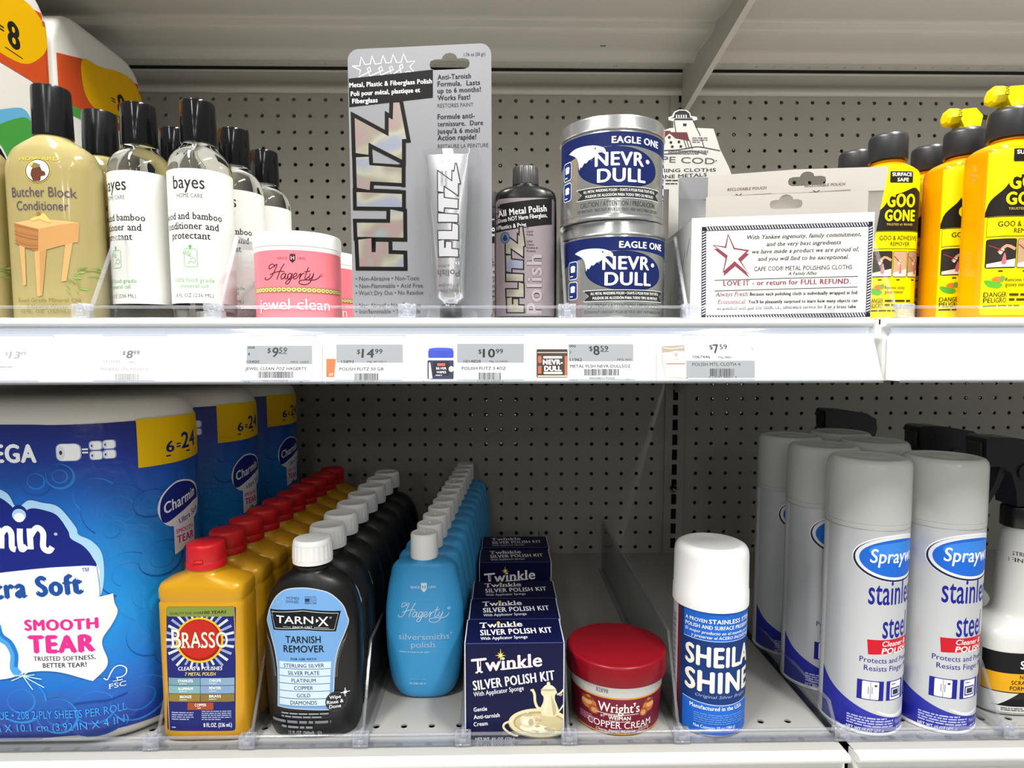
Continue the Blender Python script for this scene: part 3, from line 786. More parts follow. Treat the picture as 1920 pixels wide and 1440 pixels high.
p = Print(cv); wh = 'd9e6ee'
p.text('SINCE', 386, 404, 14, wh, w=58, bold=0.02, serif=True); crest(p, 441, 368, 58, ink('d9e6ee'), ink('3c9cd6')); p.text('1895', 492, 403, 14, wh, w=46, serif=True)
hagerty(p, (282, 578), 0.82, ink(wh), 3.2); p.ell(594, 528, 9, 9, wh); p.ell(594, 528, 7, 7, '3c9cd6'); p.text('R', 594, 533, 9, wh)
p.text("silversmiths'", 450, 716, 38, 'a9cde4', w=330, bold=0.0, serif=True); p.text('polish', 438, 764, 38, 'a9cde4', w=150, serif=True)
p.fine(290, 786, 600, 800, 1, '8fc0e0', 0.6, 8); p.fine(352, 952, 525, 968, 1, '5aa6da', 0.7, 3); p.fine(352, 978, 525, 996, 1, '8fc0e0', 0.6, 4)
p.build('label', root, on_loft(HR), du=3, dv=6, base=0.15)
for i in range(1, 12):
    dup(root, 'sky-blue oval bottle with white cap, %s from the front of its row' % ORD[i], (hx+0.0018*i, hy+0.0338*i, ZD))

# ---- navy silver polish kit boxes
nv = M('navy_card', '0a0f38', 0.4, 0, 0.22); card_edge = M('white_card_edge', 'c9ccd8', 0.6)
kx, ky = 0.0119, 0.548
bw, bd, bh = 43.5, 23.8, 89.0
root = thing('polish_kit_box', 'navy carton with silver tea set on its front, foremost of its row', 'box', (kx, ky, ZD), 0, 'navy polish kit cartons')
g = G(); g.box(-bw, bw, -bd, bd, 0, bh, nv, 0.5, 1); g.build('carton', root)
g = G()
for xx in (-bw, bw):
    g.box(xx-0.45, xx+0.45, -bd-0.35, -bd+0.55, 0.4, bh-0.3, card_edge); g.box(xx-0.4, xx+0.4, -bd, bd, bh-0.45, bh+0.3, card_edge)
g.box(-bw, bw, -bd-0.3, -bd+0.2, bh-0.3, bh+0.28, M('navy_fold', '3a4378', 0.5)); g.build('card_edges', root)
cv = crop_plane(660, 980, 3.274, (kx, ky, ZD), bd)
p = Print(cv)
p.text('T', 738, 926, 92, 'f6f6fa', w=96, al='l', bold=0.055, shear=0.05, rot=5, serif=True, out='a8324a', ow=0.03)
p.text('winkle', 822, 912, 84, 'f6f6fa', w=348, al='l', bold=0.055, shear=0.05, rot=5, serif=True, out='a8324a', ow=0.03)
for a, r in ((0, 34), (90, 42), (45, 26), (135, 26)): p.poly([(912-r*cos(radians(a)), 815-r*sin(radians(a))), (912+5*sin(radians(a)), 815-5*cos(radians(a))), (912+r*cos(radians(a)), 815+r*sin(radians(a))), (912-5*sin(radians(a)), 815+5*cos(radians(a)))], 'ecc950')
p.ell(912, 815, 9, 9, 'fbe892')
p.text('SILVER POLISH KIT', 746, 1030, 62, 'f6f6fa', w=505, al='l', bold=0.075, rot=7.2)
p.text('With Applicator Sponge', 748, 1068, 30, 'e4e6ee', w=310, al='l', bold=0.015, rot=7.2)
for t_, y_, w_ in (('Gentle', 1160, 82), ('Anti-tarnish', 1206, 160), ('Cream', 1250, 86)): p.text(t_, 748, y_, 26, 'f0f1f6', w=w_, al='l', bold=0.03, rot=4.5)
p.text('NET WT. 4\u00bd OZ. (126g)', 758, 1340, 22, 'e4e6ee', w=240, al='l', bold=0.03)
s1, s2, s3, s4 = 'b4a98c', 'dccfa8', '7f7456', 'efe6c8'
p.ell(1150, 1232, 192, 92, s3, 40, 2); p.ell(1150, 1228, 188, 88, s2, 40, 2); p.ell(1150, 1228, 160, 70, 'a8996f', 40, 2); p.ell(1152, 1232, 150, 62, 'c6b88c', 40, 2); p.ell(1120, 1262, 90, 26, s4, 24, 5)
p.line([(975, 1218), (938, 1232), (930, 1256), (955, 1282), (990, 1302), (1020, 1306)], 13, s2, smooth=4)
p.line([(1106, 1022), (1120, 1052), (1124, 1098), (1140, 1134), (1170, 1142)], 16, s2, smooth=5); p.line([(1096, 1026), (1112, 1030)], 12, s2)
p.poly(catmull([(1172, 1022), (1160, 1046), (1176, 1070), (1172, 1104), (1158, 1136), (1162, 1168), (1180, 1186), (1230, 1190), (1262, 1180), (1268, 1150), (1258, 1118), (1246, 1086), (1246, 1060), (1258, 1040), (1240, 1022)], 4, True), s2)
p.poly(catmull([(1222, 1060), (1236, 1090), (1252, 1130), (1252, 1170), (1236, 1182), (1228, 1130)], 4, True), s1); p.poly(catmull([(1186, 1060), (1192, 1090), (1180, 1130), (1184, 1172), (1198, 1120), (1204, 1066)], 4, True), s4)
p.ell(1206, 1024, 48, 10, s1); p.poly(catmull([(1166, 1020), (1184, 1000), (1206, 994), (1230, 1000), (1252, 1020)], 4), s4); p.ell(1206, 988, 11, 13, s2)
p.line([(1258, 1054), (1278, 1046), (1300, 1022)], 11, s2, smooth=4); p.line([(1262, 1050), (1280, 1060), (1290, 1050)], 7, s1, smooth=4); p.line([(1266, 1162), (1288, 1132), (1302, 1112)], 9, s2, smooth=4)
p.poly(catmull([(1040, 1188), (1034, 1216), (1048, 1246), (1080, 1256), (1116, 1248), (1126, 1216), (1112, 1186), (1076, 1176)], 4, True), s2); p.ell(1070, 1220, 24, 22, s4); p.ell(1098, 1224, 16, 22, s1); p.ell(1078, 1180, 34, 8, s1); p.ell(1078, 1162, 7, 9, s2)
p.line([(1120, 1190), (1146, 1188), (1140, 1220), (1118, 1232)], 7, s2, smooth=4)
for k in range(9):
    rr = random.Random(k); p.ell(1130+rr.uniform(-30, 130), 1228+rr.uniform(-30, 60), rr.uniform(10, 26), rr.uniform(4, 9), rr.choice((s1, s4, s3, s2)), 14, rr.uniform(-20, 20))
p.build('front_print', root, on_front(-bd), clip=(-bw, bw-0.4, 0.3, bh-0.5))
p = Print()
p.text('Twinkle', -31, 8.5, 11.5, 'f2f2f6', w=40, al='l', bold=0.055, serif=True, out='a8324a', ow=0.02); p.ell(-13, 18, 1.6, 3, 'ecc950')
p.text('SILVER POLISH KIT', -31, -6.5, 11.5, 'f2f2f6', w=66, al='l', bold=0.07); p.text('With Applicator Sponge', -31, -15.5, 6.0, 'e0e2ea', w=42, al='l', bold=0.02)
p.build('top_print', root, lambda u, v, o: (u*cos(0.07)-v*sin(0.07), v+u*0.07, bh+o))
for i, (dx, dy) in enumerate(((0.0012, 0.0488), (0.0022, 0.0985), (0.0058, 0.2085), (0.0072, 0.264)), 1):
    dup(root, 'navy carton, %s from the front of its row' % ORD[i], (kx+dx, ky+dy, ZD))

# ---- red-lidded copper cream jar
jar_w = M('jar_white', 'e4e4e0', 0.3)
lid_r = M('crimson_lid', '7c0d1a', 0.33, 0, 0.3)
cxj, cyj = 0.1095, 0.567; rz = face_cam(cxj, cyj)
root = thing('cream_jar', 'low white jar with broad crimson lid and maroon label', 'jar', (cxj, cyj, ZD), rz)
JB = [(0, 37), (0.8, 39.4), (3, 40.4), (45, 43.6), (46, 44.4), (50, 44.4)]
g = G(); g.lathe(JB, jar_w, 80); g.build('jar', root, sharp=50)
g = G(); g.lathe([(48.0, 44.6), (48.2, 47.0), (49.4, 47.3), (64.6, 46.6), (66.4, 45.9), (67.1, 44.2), (66.7, 43), (67.1, 38), (67.4, 6), (67.7, 2.2), (67.9, 0.01)], lid_r, 96, True, False); g.build('lid', root, sharp=50)
rj = lambda v: 40.4+(43.6-40.4)*max(0, min(1, (v-3)/42))
cv = crop_cyl(1030, 980, 3.2725, (cxj, cyj, ZD), 41, rz)
p = Print()
mar = '741a30'
p.conv = lambda x, y: (x+3.5, y-0.8)
p.rect(-72, 2.4, 72, 37.6, 'd9962e'); p.rect(-72, 3.6, 72, 36.4, mar)
for sx_ in (-1, 1):
    for k, (dx_, dy_, rx_, ry_, c_) in enumerate(((0, 0, 8.5, 5.6, 'c9793a'), (-5.5, -4.5, 5.5, 4.2, 'a85e2c'), (2, 1.2, 5.8, 2.8, 'e4a873'), (-6, -5, 3.2, 2.5, 'd99a63'), (1, 4.8, 7, 2.0, '8a4a22'), (0, 6.6, 2.6, 1.2, 'c9793a'))):
        p.ell(29*sx_+dx_*sx_, 27.0+dy_, rx_*(1 if sx_ < 0 else 0.8), ry_, c_, 20)
p.text("Wright's", 0, 23.6, 9.4, 'f6f0ee', w=38, bold=0.02, serif=True); p.line([(-20, 21.8), (18, 21.8)], 0.5, 'f6f0ee'); p.fine(-14, 20.0, 14, 21.4, 1, 'e3c9c9')
p.text('BY', -14.5, 18.0, 2.2, 'f6f0ee', w=4); p.text('WEIMAN', 0.5, 16.6, 3.8, 'f6f0ee', w=20, bold=0.05); p.line([(-9, 15.4), (1, 15.0), (10, 15.4)], 0.5, 'f6f0ee')
p.text('COPPER CREAM', 1.5, 8.4, 6.6, 'f6f0ee', w=62, bold=0.01, serif=True)
p.text('Cleans, Shines, Restores', -3, 4.5, 2.6, 'f6f0ee', w=36, shear=0.35); p.text('8 OZ (227 g)', 24, 5.4, 3, 'f6f0ee', w=11)
p.fine(-40, 10, -22, 17, 4, 'c48f9a', 0.5, 4)
p.text('82898', -15.5, 41.5, 4.2, '6d6a66', w=11, sx=0.5)
p.build('label', root, on_cyl(rj), du=2, dv=8, clip=(-80, 80, 1.2, 46))

# ---- white-capped stainless polish can
sxx, syy = 0.1945, 0.555; rz = face_cam(sxx, syy)
root = thing('polish_spray_can', 'blue spray can with tall white domed cap, standing alone', 'spray can', (sxx, syy, ZD), rz)
steel = M('tin_rim', 'b9bcc0', 0.3, 0.9)
RS = 32.6
g = G(); g.lathe([(0, 29), (0, 31.6), (1.2, 32.6), (2.6, 32.2), (3.2, 31.8)], steel, 80, True, False); g.lathe([(3.2, 31.8), (4.2, RS), (124, RS)], M('can_blue', '17489c', 0.35, 0.1), 80, False, True); g.build('can', root, sharp=50)
g = G(); g.lathe([(114.5, 32.6), (115, 33.9), (118, 34.0), (128, 33.8), (130, 33.3), (160, 33.0), (164.5, 32.4), (167.6, 30.6), (169.2, 27.6), (169.6, 25), (168.6, 23), (167.4, 18), (167.2, 0.01)], M('white_dome_cap', 'f1f1ef', 0.35), 80, True, False); g.build('cap', root, sharp=50)
p = Print()
b1, b2 = '1c62c4', '12336f'
p.conv = lambda x, y: (x+4.0, y-1.0)
p.rect(-28, 3.6, 60, 115.5, b1); p.rect(-28, 36, 60, 89.5, b2); p.rect(-28, 89.5, 60, 90.2, 'aebfd8'); p.poly([(-28, 36.2), (60, 36.2), (60, 33.2), (10, 31.4), (-28, 33.8)], b2)
p.line([(-28, 33.6), (10, 31.2), (60, 33)], 0.8, 'aebfd8', smooth=5)
p.rect(-36.5, 4, -32.5, 115.5, '6d1f2a'); p.rect(-32.5, 4, -28, 115.5, '20335c'); p.rect(-56, 4, -36.5, 115.5, 'b7bac0')
for k in range(34): p.rect(-47, 40+k*1.9, -40, 40+k*1.9+(0.5 if k % 3 else 1.1), '2b2f38')
wb = 'eef1f6'
p.text('A PROVEN', -26, 106, 3.4, wb, w=20, al='l', bold=0.04); p.text('STAINLESS STEEL', -4.5, 106, 4.0, wb, w=48, al='l', bold=0.06)
p.text('POLISH AND SURFACE PRESERVATIVE', -26, 100.6, 3.6, wb, w=74, al='l', bold=0.05)
p.text('El mejor producto en el mundo para pulir', -26, 96, 3.0, wb, w=72, al='l', bold=0.02, shear=0.2); p.text('y preservar el ACERO INOXIDABLE', -20, 91.8, 3.0, wb, w=62, al='l', bold=0.02, shear=0.2)
p.text('SHEILA', -25.5, 66.6, 18.6, 'e8e6dc', w=66, al='l', bold=0.1, out='0c2146', ow=0.02); p.text('SHINE', -25.5, 43.0, 19.6, 'e8e6dc', w=66, al='l', bold=0.1, out='0c2146', ow=0.02)
p.text('Original Silver Bright', 10, 37.6, 3, '8fa6cf', w=50, shear=0.2); p.text('Manufactured in the USA', 5, 26.4, 4.0, wb, w=50, bold=0.05)
p.fine(-16, 13, 40, 23, 5, '5d8fd6', 0.5, 3); p.text('Net Contents 10 oz (284 g)', 3, 8.8, 3.2, wb, w=38, bold=0.03)
p.build('label', root, on_cyl(RS), du=2)

# ---- bathroom tissue packs: a row of three rolls wrapped in printed film, its end rounded like a roll
film_w = M('wrap_white', 'd6d3cc', 0.4, noise=0.02, nscale=20)
XC, R0 = -0.371, 72.0
rootz = 300.0
root = thing('bathroom_tissue_pack', 'large blue tissue pack with cloud logo and yellow corner, foremost of three', 'tissue pack', (XC, 0.592, ZD), 0, 'blue bathroom tissue packs')
g = G()
def stadium(r, L, n=24):
    pts = [(r*sin(pi*k/n), -r*cos(pi*k/n)) for k in range(n+1)]
    return pts+[(-L-r*sin(pi*k/n), r*cos(pi*k/n)) for k in range(n+1)]
rng = random.Random(3)
lev = [(0, 58), (2, 64), (7, 69), (14, 71.4), (22, 72)]+[(22+k*8.6, 72) for k in range(1, 30)]+[(284, 71.5), (292, 69), (297, 64), (300, 56), (301, 40), (301.5, 12)]
vs = []; fs = []; NP = 50
for i, (z, r) in enumerate(lev):
    for k, (x, y) in enumerate(stadium(r, 300)):
        w = 0 if not (16 < i < len(lev)) else 0
        vs.append((x, y, z))
for i in range(len(lev)-1):
    for k in range(NP): fs.append((i*NP+k, i*NP+(k+1) % NP, (i+1)*NP+(k+1) % NP, (i+1)*NP+k))
fs.append(tuple(reversed(range(NP)))); fs.append(tuple(range((len(lev)-1)*NP, len(lev)*NP)))
g.add(vs, fs, film_w); g.build('wrap', root, sharp=60)
def on_stadium(u, v, o):
    rr = R0
    for (za, ra), (zb, rb) in zip(lev, lev[1:]):
        if za <= v <= zb: rr = ra+(rb-ra)*(v-za)/(zb-za)
    q = rr+o
    if u <= 0: return (u, -q, v)
    t = u/R0; return (q*sin(t), -q*cos(t), v)
def wrap_blue(name):
    """the printed film: deep blue at top and bottom, brighter blue in the middle (the print's own colours), quilted clouds"""
    m = M(name, '1b66b8', 0.32, 0, 0.5)
    nt = m.node_tree; b = nt.nodes['Principled BSDF']
    tc = nt.nodes.new('ShaderNodeTexCoord'); se = nt.nodes.new('ShaderNodeSeparateXYZ')
    mr = nt.nodes.new('ShaderNodeMapRange'); mr.inputs['From Min'].default_value = 0.0; mr.inputs['From Max'].default_value = 0.29
    r = nt.nodes.new('ShaderNodeValToRGB')
    E_ = r.color_ramp.elements
    E_[0].position = 0.06; E_[0].color = lin('14308a'); E_[1].position = 0.98; E_[1].color = lin('141f6c')
    for p_, c_ in ((0.2, '1264bc'), (0.42, '0f86d6'), (0.62, '127acb'), (0.78, '1556ae'), (0.88, '17308c')):
        e = E_.new(p_); e.color = lin(c_)
    nt.links.new(tc.outputs['Object'], se.inputs[0]); nt.links.new(se.outputs['Z'], mr.inputs['Value']); nt.links.new(mr.outputs[0], r.inputs[0])
    n = nt.nodes.new('ShaderNodeTexNoise'); n.inputs['Scale'].default_value = 11; n.inputs['Detail'].default_value = 3
    mx = nt.nodes.new('ShaderNodeMix'); mx.data_type = 'RGBA'; mx.blend_type = 'SOFT_LIGHT'; mx.inputs['Factor'].default_value = 0.35
    nt.links.new(tc.outputs['Object'], n.inputs['Vector']); nt.links.new(r.outputs[0], mx.inputs['A']); nt.links.new(n.outputs['Color'], mx.inputs['B'])
    nt.links.new(mx.outputs['Result'], b.inputs['Base Color'])
    bp = nt.nodes.new('ShaderNodeBump'); bp.inputs['Strength'].default_value = 0.5; bp.inputs['Distance'].default_value = 0.004
    n2 = nt.nodes.new('ShaderNodeTexNoise'); n2.inputs['Scale'].default_value = 26; n2.inputs['Distortion'].default_value = 1.2
    nt.links.new(tc.outputs['Object'], n2.inputs['Vector']); nt.links.new(n2.outputs['Fac'], bp.inputs['Height']); nt.links.new(bp.outputs[0], b.inputs['Normal'])
    return m
wb_ = wrap_blue('printed_blue_film')
def pk(x, y):
    u = x+7.5 if x < 50 else 57.5+(x-50)*1.215
    return (u, y-0.000195*max(0, u)**2)
p = Print(pk, step=0.004)
ub = catmull([(-300, 5), (-70, 5), (-29, 9.5), (20, 13), (62, 12.5), (110, 12), (150, 13)], 4)
ut = catmull([(150, 288), (108, 287.5), (51, 285), (-8, 283.5), (-52, 284), (-300, 284)], 4)
p.poly(ub+ut, wb_)
# quilted cloud outlines
q1, q2 = '2f86cf', '1a4fa0'
for k, (x, y, s_) in enumerate(((20, 222, 17), (34, 208, 26), (48, 178, 24), (40, 150, 22), (56, 128, 26), (60, 92, 24), (30, 190, 12), (-26, 236, 14), (-6, 240, 12), (66, 158, 18), (76, 118, 22), (10, 36, 30), (44, 36, 22), (78, 72, 22), (-50, 44, 22), (96, 232, 16), (104, 140, 20), (120, 100, 22), (-20, 30, 18), (60, 210, 14))):
    p.ell(x, y, s_, s_*0.92, q2 if k % 2 else '2a7cc8', 24); p.ell(x-0.8, y+0.8, s_-1.2, s_*0.92-1.2, wb_, 24); p.ell(x, y, s_*0.55, s_*0.5, '2479c6' if k % 3 else '1f6cba', 20); p.ell(x-0.4, y+0.4, s_*0.55-0.9, s_*0.5-0.9, wb_, 20)
# yellow corner
p.poly([(51.5, 286.2), (51.5, 243.3), (80, 244.2), (110, 247), (135, 249), (135, 289), (112, 288.2), (80, 287)], 'e0b400')
p.text('6', 75.5, 254.5, 10.5, '14226c', w=7.5, bold=0.07); p.text('=', 83.5, 255.5, 8.5, '14226c', w=4.5, bold=0.08); p.text('24', 97, 256.5, 15.5, '14226c', w=21, bold=0.07)
p.fine(71.5, 250, 79, 252, 1, '14226c', 0.7); p.fine(92, 252, 102, 254, 1, '14226c', 0.7)
p.text('MEGA', -24.0, 252.5, 15.5, 'e9eef6', w=50, al='r', bold=0.12)
# roll icons
def roll(x, y, w, h):
    p.rect(x, y, x+w, y+h, '8ea0c8', h*0.3); p.rect(x+0.7, y+0.5, x+w-0.9, y+h-0.6, 'eceff5', h*0.28); p.ell(x+w*0.2, y+h*0.48, w*0.17, h*0.4, 'd6dbe8', 16); p.ell(x+w*0.2, y+h*0.48, w*0.065, h*0.13, '33384a', 10)
roll(-8, 253, 19.5, 15); p.rect(12, 259.2, 16.2, 260.6, 'e9eef6'); p.rect(12, 262, 16.2, 263.4, 'e9eef6')
for a, b in ((17, 253.2), (26.4, 253.6), (17, 261.6), (26.4, 262.0)): roll(a, b, 9.8, 8)
# cloud logo
lt = 'a6d0ee'
cloud = catmull([(-168, 200), (-150, 234), (-112, 246), (-85, 240), (-70, 226), (-62, 231), (-50, 226), (-43, 214), (-33, 220), (-22, 218), (-8, 214), (4, 197), (6, 190), (15, 184), (22, 172), (22.5, 150), (18, 133), (8, 134), (-20, 128), (-70, 118), (-130, 112), (-170, 130), (-176, 165)], 6, True)
p.poly(cloud, lt)
cl2 = catmull([(-162, 198), (-146, 226), (-110, 238), (-86, 233), (-68, 219), (-58, 223), (-48, 216), (-42, 208), (-32, 213), (-22, 212), (-10, 207), (-2, 194), (0, 187), (9, 180), (15, 170), (16, 160), (-10, 160), (-40, 157), (-80, 152), (-126, 148), (-164, 152), (-168, 172)], 6, True)
p.poly(cl2, '17257a')
p.poly(catmull([(-172, 152), (-130, 149), (-90, 154), (-50, 159), (-10, 162.5), (17, 161.5), (19, 150), (17, 134), (0, 128), (-60, 112), (-130, 106), (-172, 124)], 5, True), 'dfe6ee')
p.ell(-41.5, 208.5, 7.2, 7.5, '17257a'); p.ell(-41.5, 207.5, 5.8, 5.4, lt, 20); p.ell(-41.5, 205.4, 4.4, 4.0, 'eef3fa', 20)
for st in ([(-128, 204), (-136, 214), (-148, 208), (-152, 194), (-146, 182), (-134, 180), (-126, 188)], [(-118, 215), (-119, 180)], [(-118, 190), (-112, 196), (-106, 193), (-106, 180)],
           [(-90, 194), (-96, 196), (-101, 189), (-98, 181), (-92, 182), (-89, 196)], [(-89, 196), (-88, 181), (-85, 180)], [(-81, 196), (-81, 180)], [(-81, 190), (-76, 196), (-71, 194)],
           [(-67, 196), (-67.5, 179)], [(-67.5, 190), (-62, 196), (-57.5, 192), (-58, 179)], [(-58, 190), (-53, 196), (-49, 192), (-49, 180), (-46, 178)],
           [(-41.5, 196), (-42, 186), (-41, 178), (-37, 181)], [(-33.5, 196), (-33.5, 178)], [(-33.5, 189), (-27.5, 196.5), (-22.5, 192), (-23, 180), (-18.5, 176.5), (-15.5, 180)]):
    p.line(st, 5.0, 'eef3fa', smooth=6)
p.ell(-12, 191, 1.5, 1.3, 'c9a9c4')
p.text('Ultra Soft', 7.5, 139.5, 17.5, '1d4a94', w=96, al='r', bold=0.15, rot=3.2)
p.text('\u2122', 7.0, 155, 6, '1d4a94', w=5, al='l')
for k in range(26): p.ell(19.5-0.0022*(k-13)**2-k*0.05, 134+k*1.05, 0.35, 0.35, '22457e', 6)
# torn sheet
tear = [(-150, 122), (-70, 132), (18, 134.4), (28.5, 136)]+catmull([(28.5, 136), (29, 128), (31, 119), (26, 108), (19.5, 98), (19, 90), (22, 78), (20, 70), (10.4, 60.6)], 5)[1:]+catmull([(10.4, 60.6), (-8, 68), (-25, 71), (-43, 70), (-66, 64), (-110, 66), (-150, 56)], 5)[1:]
p.poly(tear, 'e6e5e2')
p.line([(-66, 112), (-64, 102), (-57, 96), (-53, 86), (-54, 74), (-50, 68)], 7, '4a97d6', smooth=6); p.line([(-65, 112), (-62, 103), (-55.5, 97), (-51.5, 86), (-52.5, 75)], 3.2, '1f72bc', smooth=6)
for a, r in ((10, 16), (35, 12), (-15, 18), (65, 10), (-40, 10), (95, 8), (150, 14), (170, 10)): p.line([(-47, 67), (-47+r*cos(radians(a)), 67+r*sin(radians(a))-6)], 0.8, 'bfe0f5')
p.text('SMOOTH', -43, 107.4, 9.6, 'd02c86', w=60, al='l', bold=0.14); p.text('TEAR', -41, 87.6, 15.6, 'd02c86', w=55, al='l', bold=0.16)
p.text('TRUSTED SOFTNESS,', -37, 80.2, 4.2, '2c2f44', w=50.5, al='l', bold=0.06); p.text('BETTER TEAR!', -29.5, 74.2, 4.2, '2c2f44', w=36, al='l', bold=0.06)
# badge on the rounded end
p.poly(catmull([(63, 200), (66, 215), (78, 226), (92, 225.5), (104, 219), (108, 206), (106, 194), (98, 187), (84, 184.5), (70, 187)], 6, True), 'dfe3ea')
p.poly(catmull([(64.6, 200), (67, 214), (78, 224.4), (92, 224), (103, 217), (106.4, 206), (98, 203.5), (82, 196), (68, 190)], 6, True), '17257a')
p.text('Charmin', 85, 203.5, 10.5, 'eef2f8', w=34, bold=0.05, shear=0.25, rot=13); p.text('Ultra Soft', 93, 189.4, 6.0, '17257a', w=25, bold=0.05, rot=14)
p.poly([(75, 186), (98.5, 187), (98, 164), (92, 162), (88, 165.5), (82, 160.5), (75, 158)], 'e2e4ea'); p.text('SMOOTH', 86.5, 177.6, 4.2, 'd02c86', w=19, bold=0.09); p.text('TEAR', 87, 168.2, 7.4, 'd02c86', w=19, bold=0.1)
# a grey roll-end picture low on the badge side
p.ell(99, 143, 17, 17, '6b6660'); p.ell(99, 143, 15.5, 15.5, '8d867c'); p.ell(100, 142, 8, 8, '5a554e')
# forest mark and small print
p.line([(18.5, 62), (21, 60), (24, 66), (27, 70), (31, 70.5), (35, 67), (34.5, 62), (31, 60), (27.5, 60.5)], 0.9, 'dfe6f2', smooth=4); p.line([(28, 60.5), (28.5, 57.5), (25, 57.5), (32, 57.5)], 0.9, 'dfe6f2'); p.text('FSC', 28, 51.4, 4.6, 'dfe6f2', w=13, serif=True)
p.text('BATHROOM TISSUE \u2022 208 2-PLY SHEETS PER ROLL', 34, 29.4, 7.6, '3f93dc', w=158, al='r', bold=0.0, rot=0.6); p.text('35.5 m\u00b2  9.9 cm X 10.1 cm (3.92 IN X 4 IN)', 35, 18.4, 7.6, '3f93dc', w=160, al='r', bold=0.0, rot=1.0)
p.line([(-6, 41), (10, 42), (20, 41), (35, 44)], 1.0, '1b3a86', smooth=4)
p.build('printed_film', root, on_stadium, du=4, dv=6, base=0.6)
dup(root, 'large blue tissue pack, middle one of three, behind the cloud logo pack', (XC+0.0035, 0.7375, ZD))
dup(root, 'large blue tissue pack, rearmost of three, nearest the pegboard', (XC+0.0040, 0.883, ZD))

# ================================================================== BOTTOM SHELF, RIGHT BAY
can_p = M('can_silver_grey', 'b9bcc0', 0.3, 0.35, 0.5)
cap_g = M('grey_cap', 'bbbdba', 0.22, 0, 0.5)
RC = 34.4
def spray(label, x, y, group='grey-capped stainless steel cleaner cans'):
    rz = face_cam(x, y)
    t = thing('cleaner_spray_can', label, 'spray can', (x, y, ZD), rz, group)
    return t
x1_, y1_ = 0.339, 0.556
root = spray('grey-capped silver spray can, left one of the front pair', x1_, y1_)
g = G(); g.lathe([(0, 31), (0, 33.7), (1, 34.5), (2.4, 34.3), (3, 33.6), (4, RC), (187, RC), (189.5, 33.4), (191, 32.5)], can_p, 80); g.build('can', root, sharp=50)
g = G(); g.lathe([(3.3, 33.8), (2.6, 34.65), (0.8, 34.8), (0.2, 34)], M('white_rim', 'e4e5e8', 0.3), 80, False, False); g.build('bottom_rim', root)
g = G(); g.lathe([(187.5, 33.4), (187.8, 34.5), (191.6, 34.7), (192, 34.3), (192.4, 34.7), (195.5, 34.8), (241, 34.2), (245, 33.4), (247.4, 31.4), (248.2, 28.4), (247.6, 26.8), (247.8, 12), (248.2, 0.01)], cap_g, 80, True, False); g.build('cap', root, sharp=40)
p = Print()
nb = '1b1f86'; pale = 'cfd3d6'
# left part of the wrap is the darker brushed silver, the front panel paler
p.rect(-60, 4, 88, 190, M('label_silver', 'c3c6c9', 0.3, 0.2)); p.rect(-45, 4.4, -36, 186.6, M('label_seam_white', 'd9dadb', 0.4))
p.poly([(-36, 50)]+catmull([(-36, 50), (-22.3, 37.5), (-2.7, 26.9), (14.9, 20.4), (36, 16), (60, 15), (80, 17)], 5)+[(80, 4), (-36, 4)], M('label_blue', '20269a', 0.3))
p.poly(catmull([(14, 24), (30, 20), (46, 22), (64, 28), (46, 19.6), (30, 17.4)], 4, True), 'dfe1e4')
p.conv = lambda x, y: (x-8.6, y-3.0)
O = 38.5
p.ell(O, 166, 40, 21.5, 'e9ebee', 48); p.ell(O, 165.4, 39.2, 20.6, '1b2140', 48); p.ell(O+0.4, 166.2, 38, 19.8, 'dfe2e8', 48); p.ell(O+0.5, 166, 35, 17.2, '1f66cc', 48); p.ell(O+3, 172.5, 30, 8, '3d86e0', 40)
p.text('Sprayway', O+1.5, 162.0, 12.8, 'f4f6fa', w=55, bold=0.03, shear=0.12)
p.text('stainless', 12.4, 124.6, 23.5, nb, w=53, al='l', bold=0.035); p.text('steel', 25, 94.2, 23.5, nb, w=28, al='l', bold=0.035)
p.poly([(13.0, 92), (30, 92.6), (46, 93.2), (64, 92), (64, 79), (46, 80.4), (30, 79.8), (14.2, 78.4)], 'c0172a')
p.text('Cleaner &', 25.5, 86.6, 5.0, 'f6f2f2', w=28, al='l', bold=0.02, shear=0.2); p.text('POLISH', 25, 79.9, 5.4, 'f6f2f2', w=29, al='l', bold=0.06, shear=0.15)
p.text('Protects and Preserves', 7.8, 71, 5.2, nb, w=62, al='l', bold=0.02); p.text('Resists Finger Prints', 11.4, 63.6, 5.2, nb, w=57, al='l', bold=0.02)
X0_ = 6.7
p.rect(X0_, 36.4, X0_+21.7, 54.4, nb); p.rect(X0_+4, 37.2, X0_+17.6, 53.6, 'e9ebee', 0.9); p.line([(X0_+10.6, 37.4), (X0_+10.6, 53.4)], 0.45, '555a66'); p.line([(X0_+9, 42), (X0_+9, 49)], 0.6, '555a66'); p.line([(X0_+12, 42), (X0_+12, 49)], 0.6, '555a66'); p.ell(X0_+15, 50, 1.3, 1.0, '333845', 10)
X0_ = 31.0
p.rect(X0_, 36.4, X0_+20.5, 54.4, nb); p.rect(X0_+3.6, 37.2, X0_+17, 53.6, 'e9ebee', 0.7); p.rect(X0_+4.6, 39.2, X0_+16, 48, '20269a'); p.rect(X0_+5.8, 40.4, X0_+14.8, 46.8, 'e9ebee'); p.rect(X0_+6.8, 41.2, X0_+13.8, 46, '2b3040'); p.fine(X0_+5, 50.4, X0_+15.6, 52, 1, '555a66')
X0_ = 54.0
p.rect(X0_, 36.4, X0_+20.5, 54.4, nb); p.poly([(X0_+3, 37.4), (X0_+17, 37.4), (X0_+12, 46), (X0_+12, 53), (X0_+8, 53), (X0_+8, 45)], 'e9ebee')
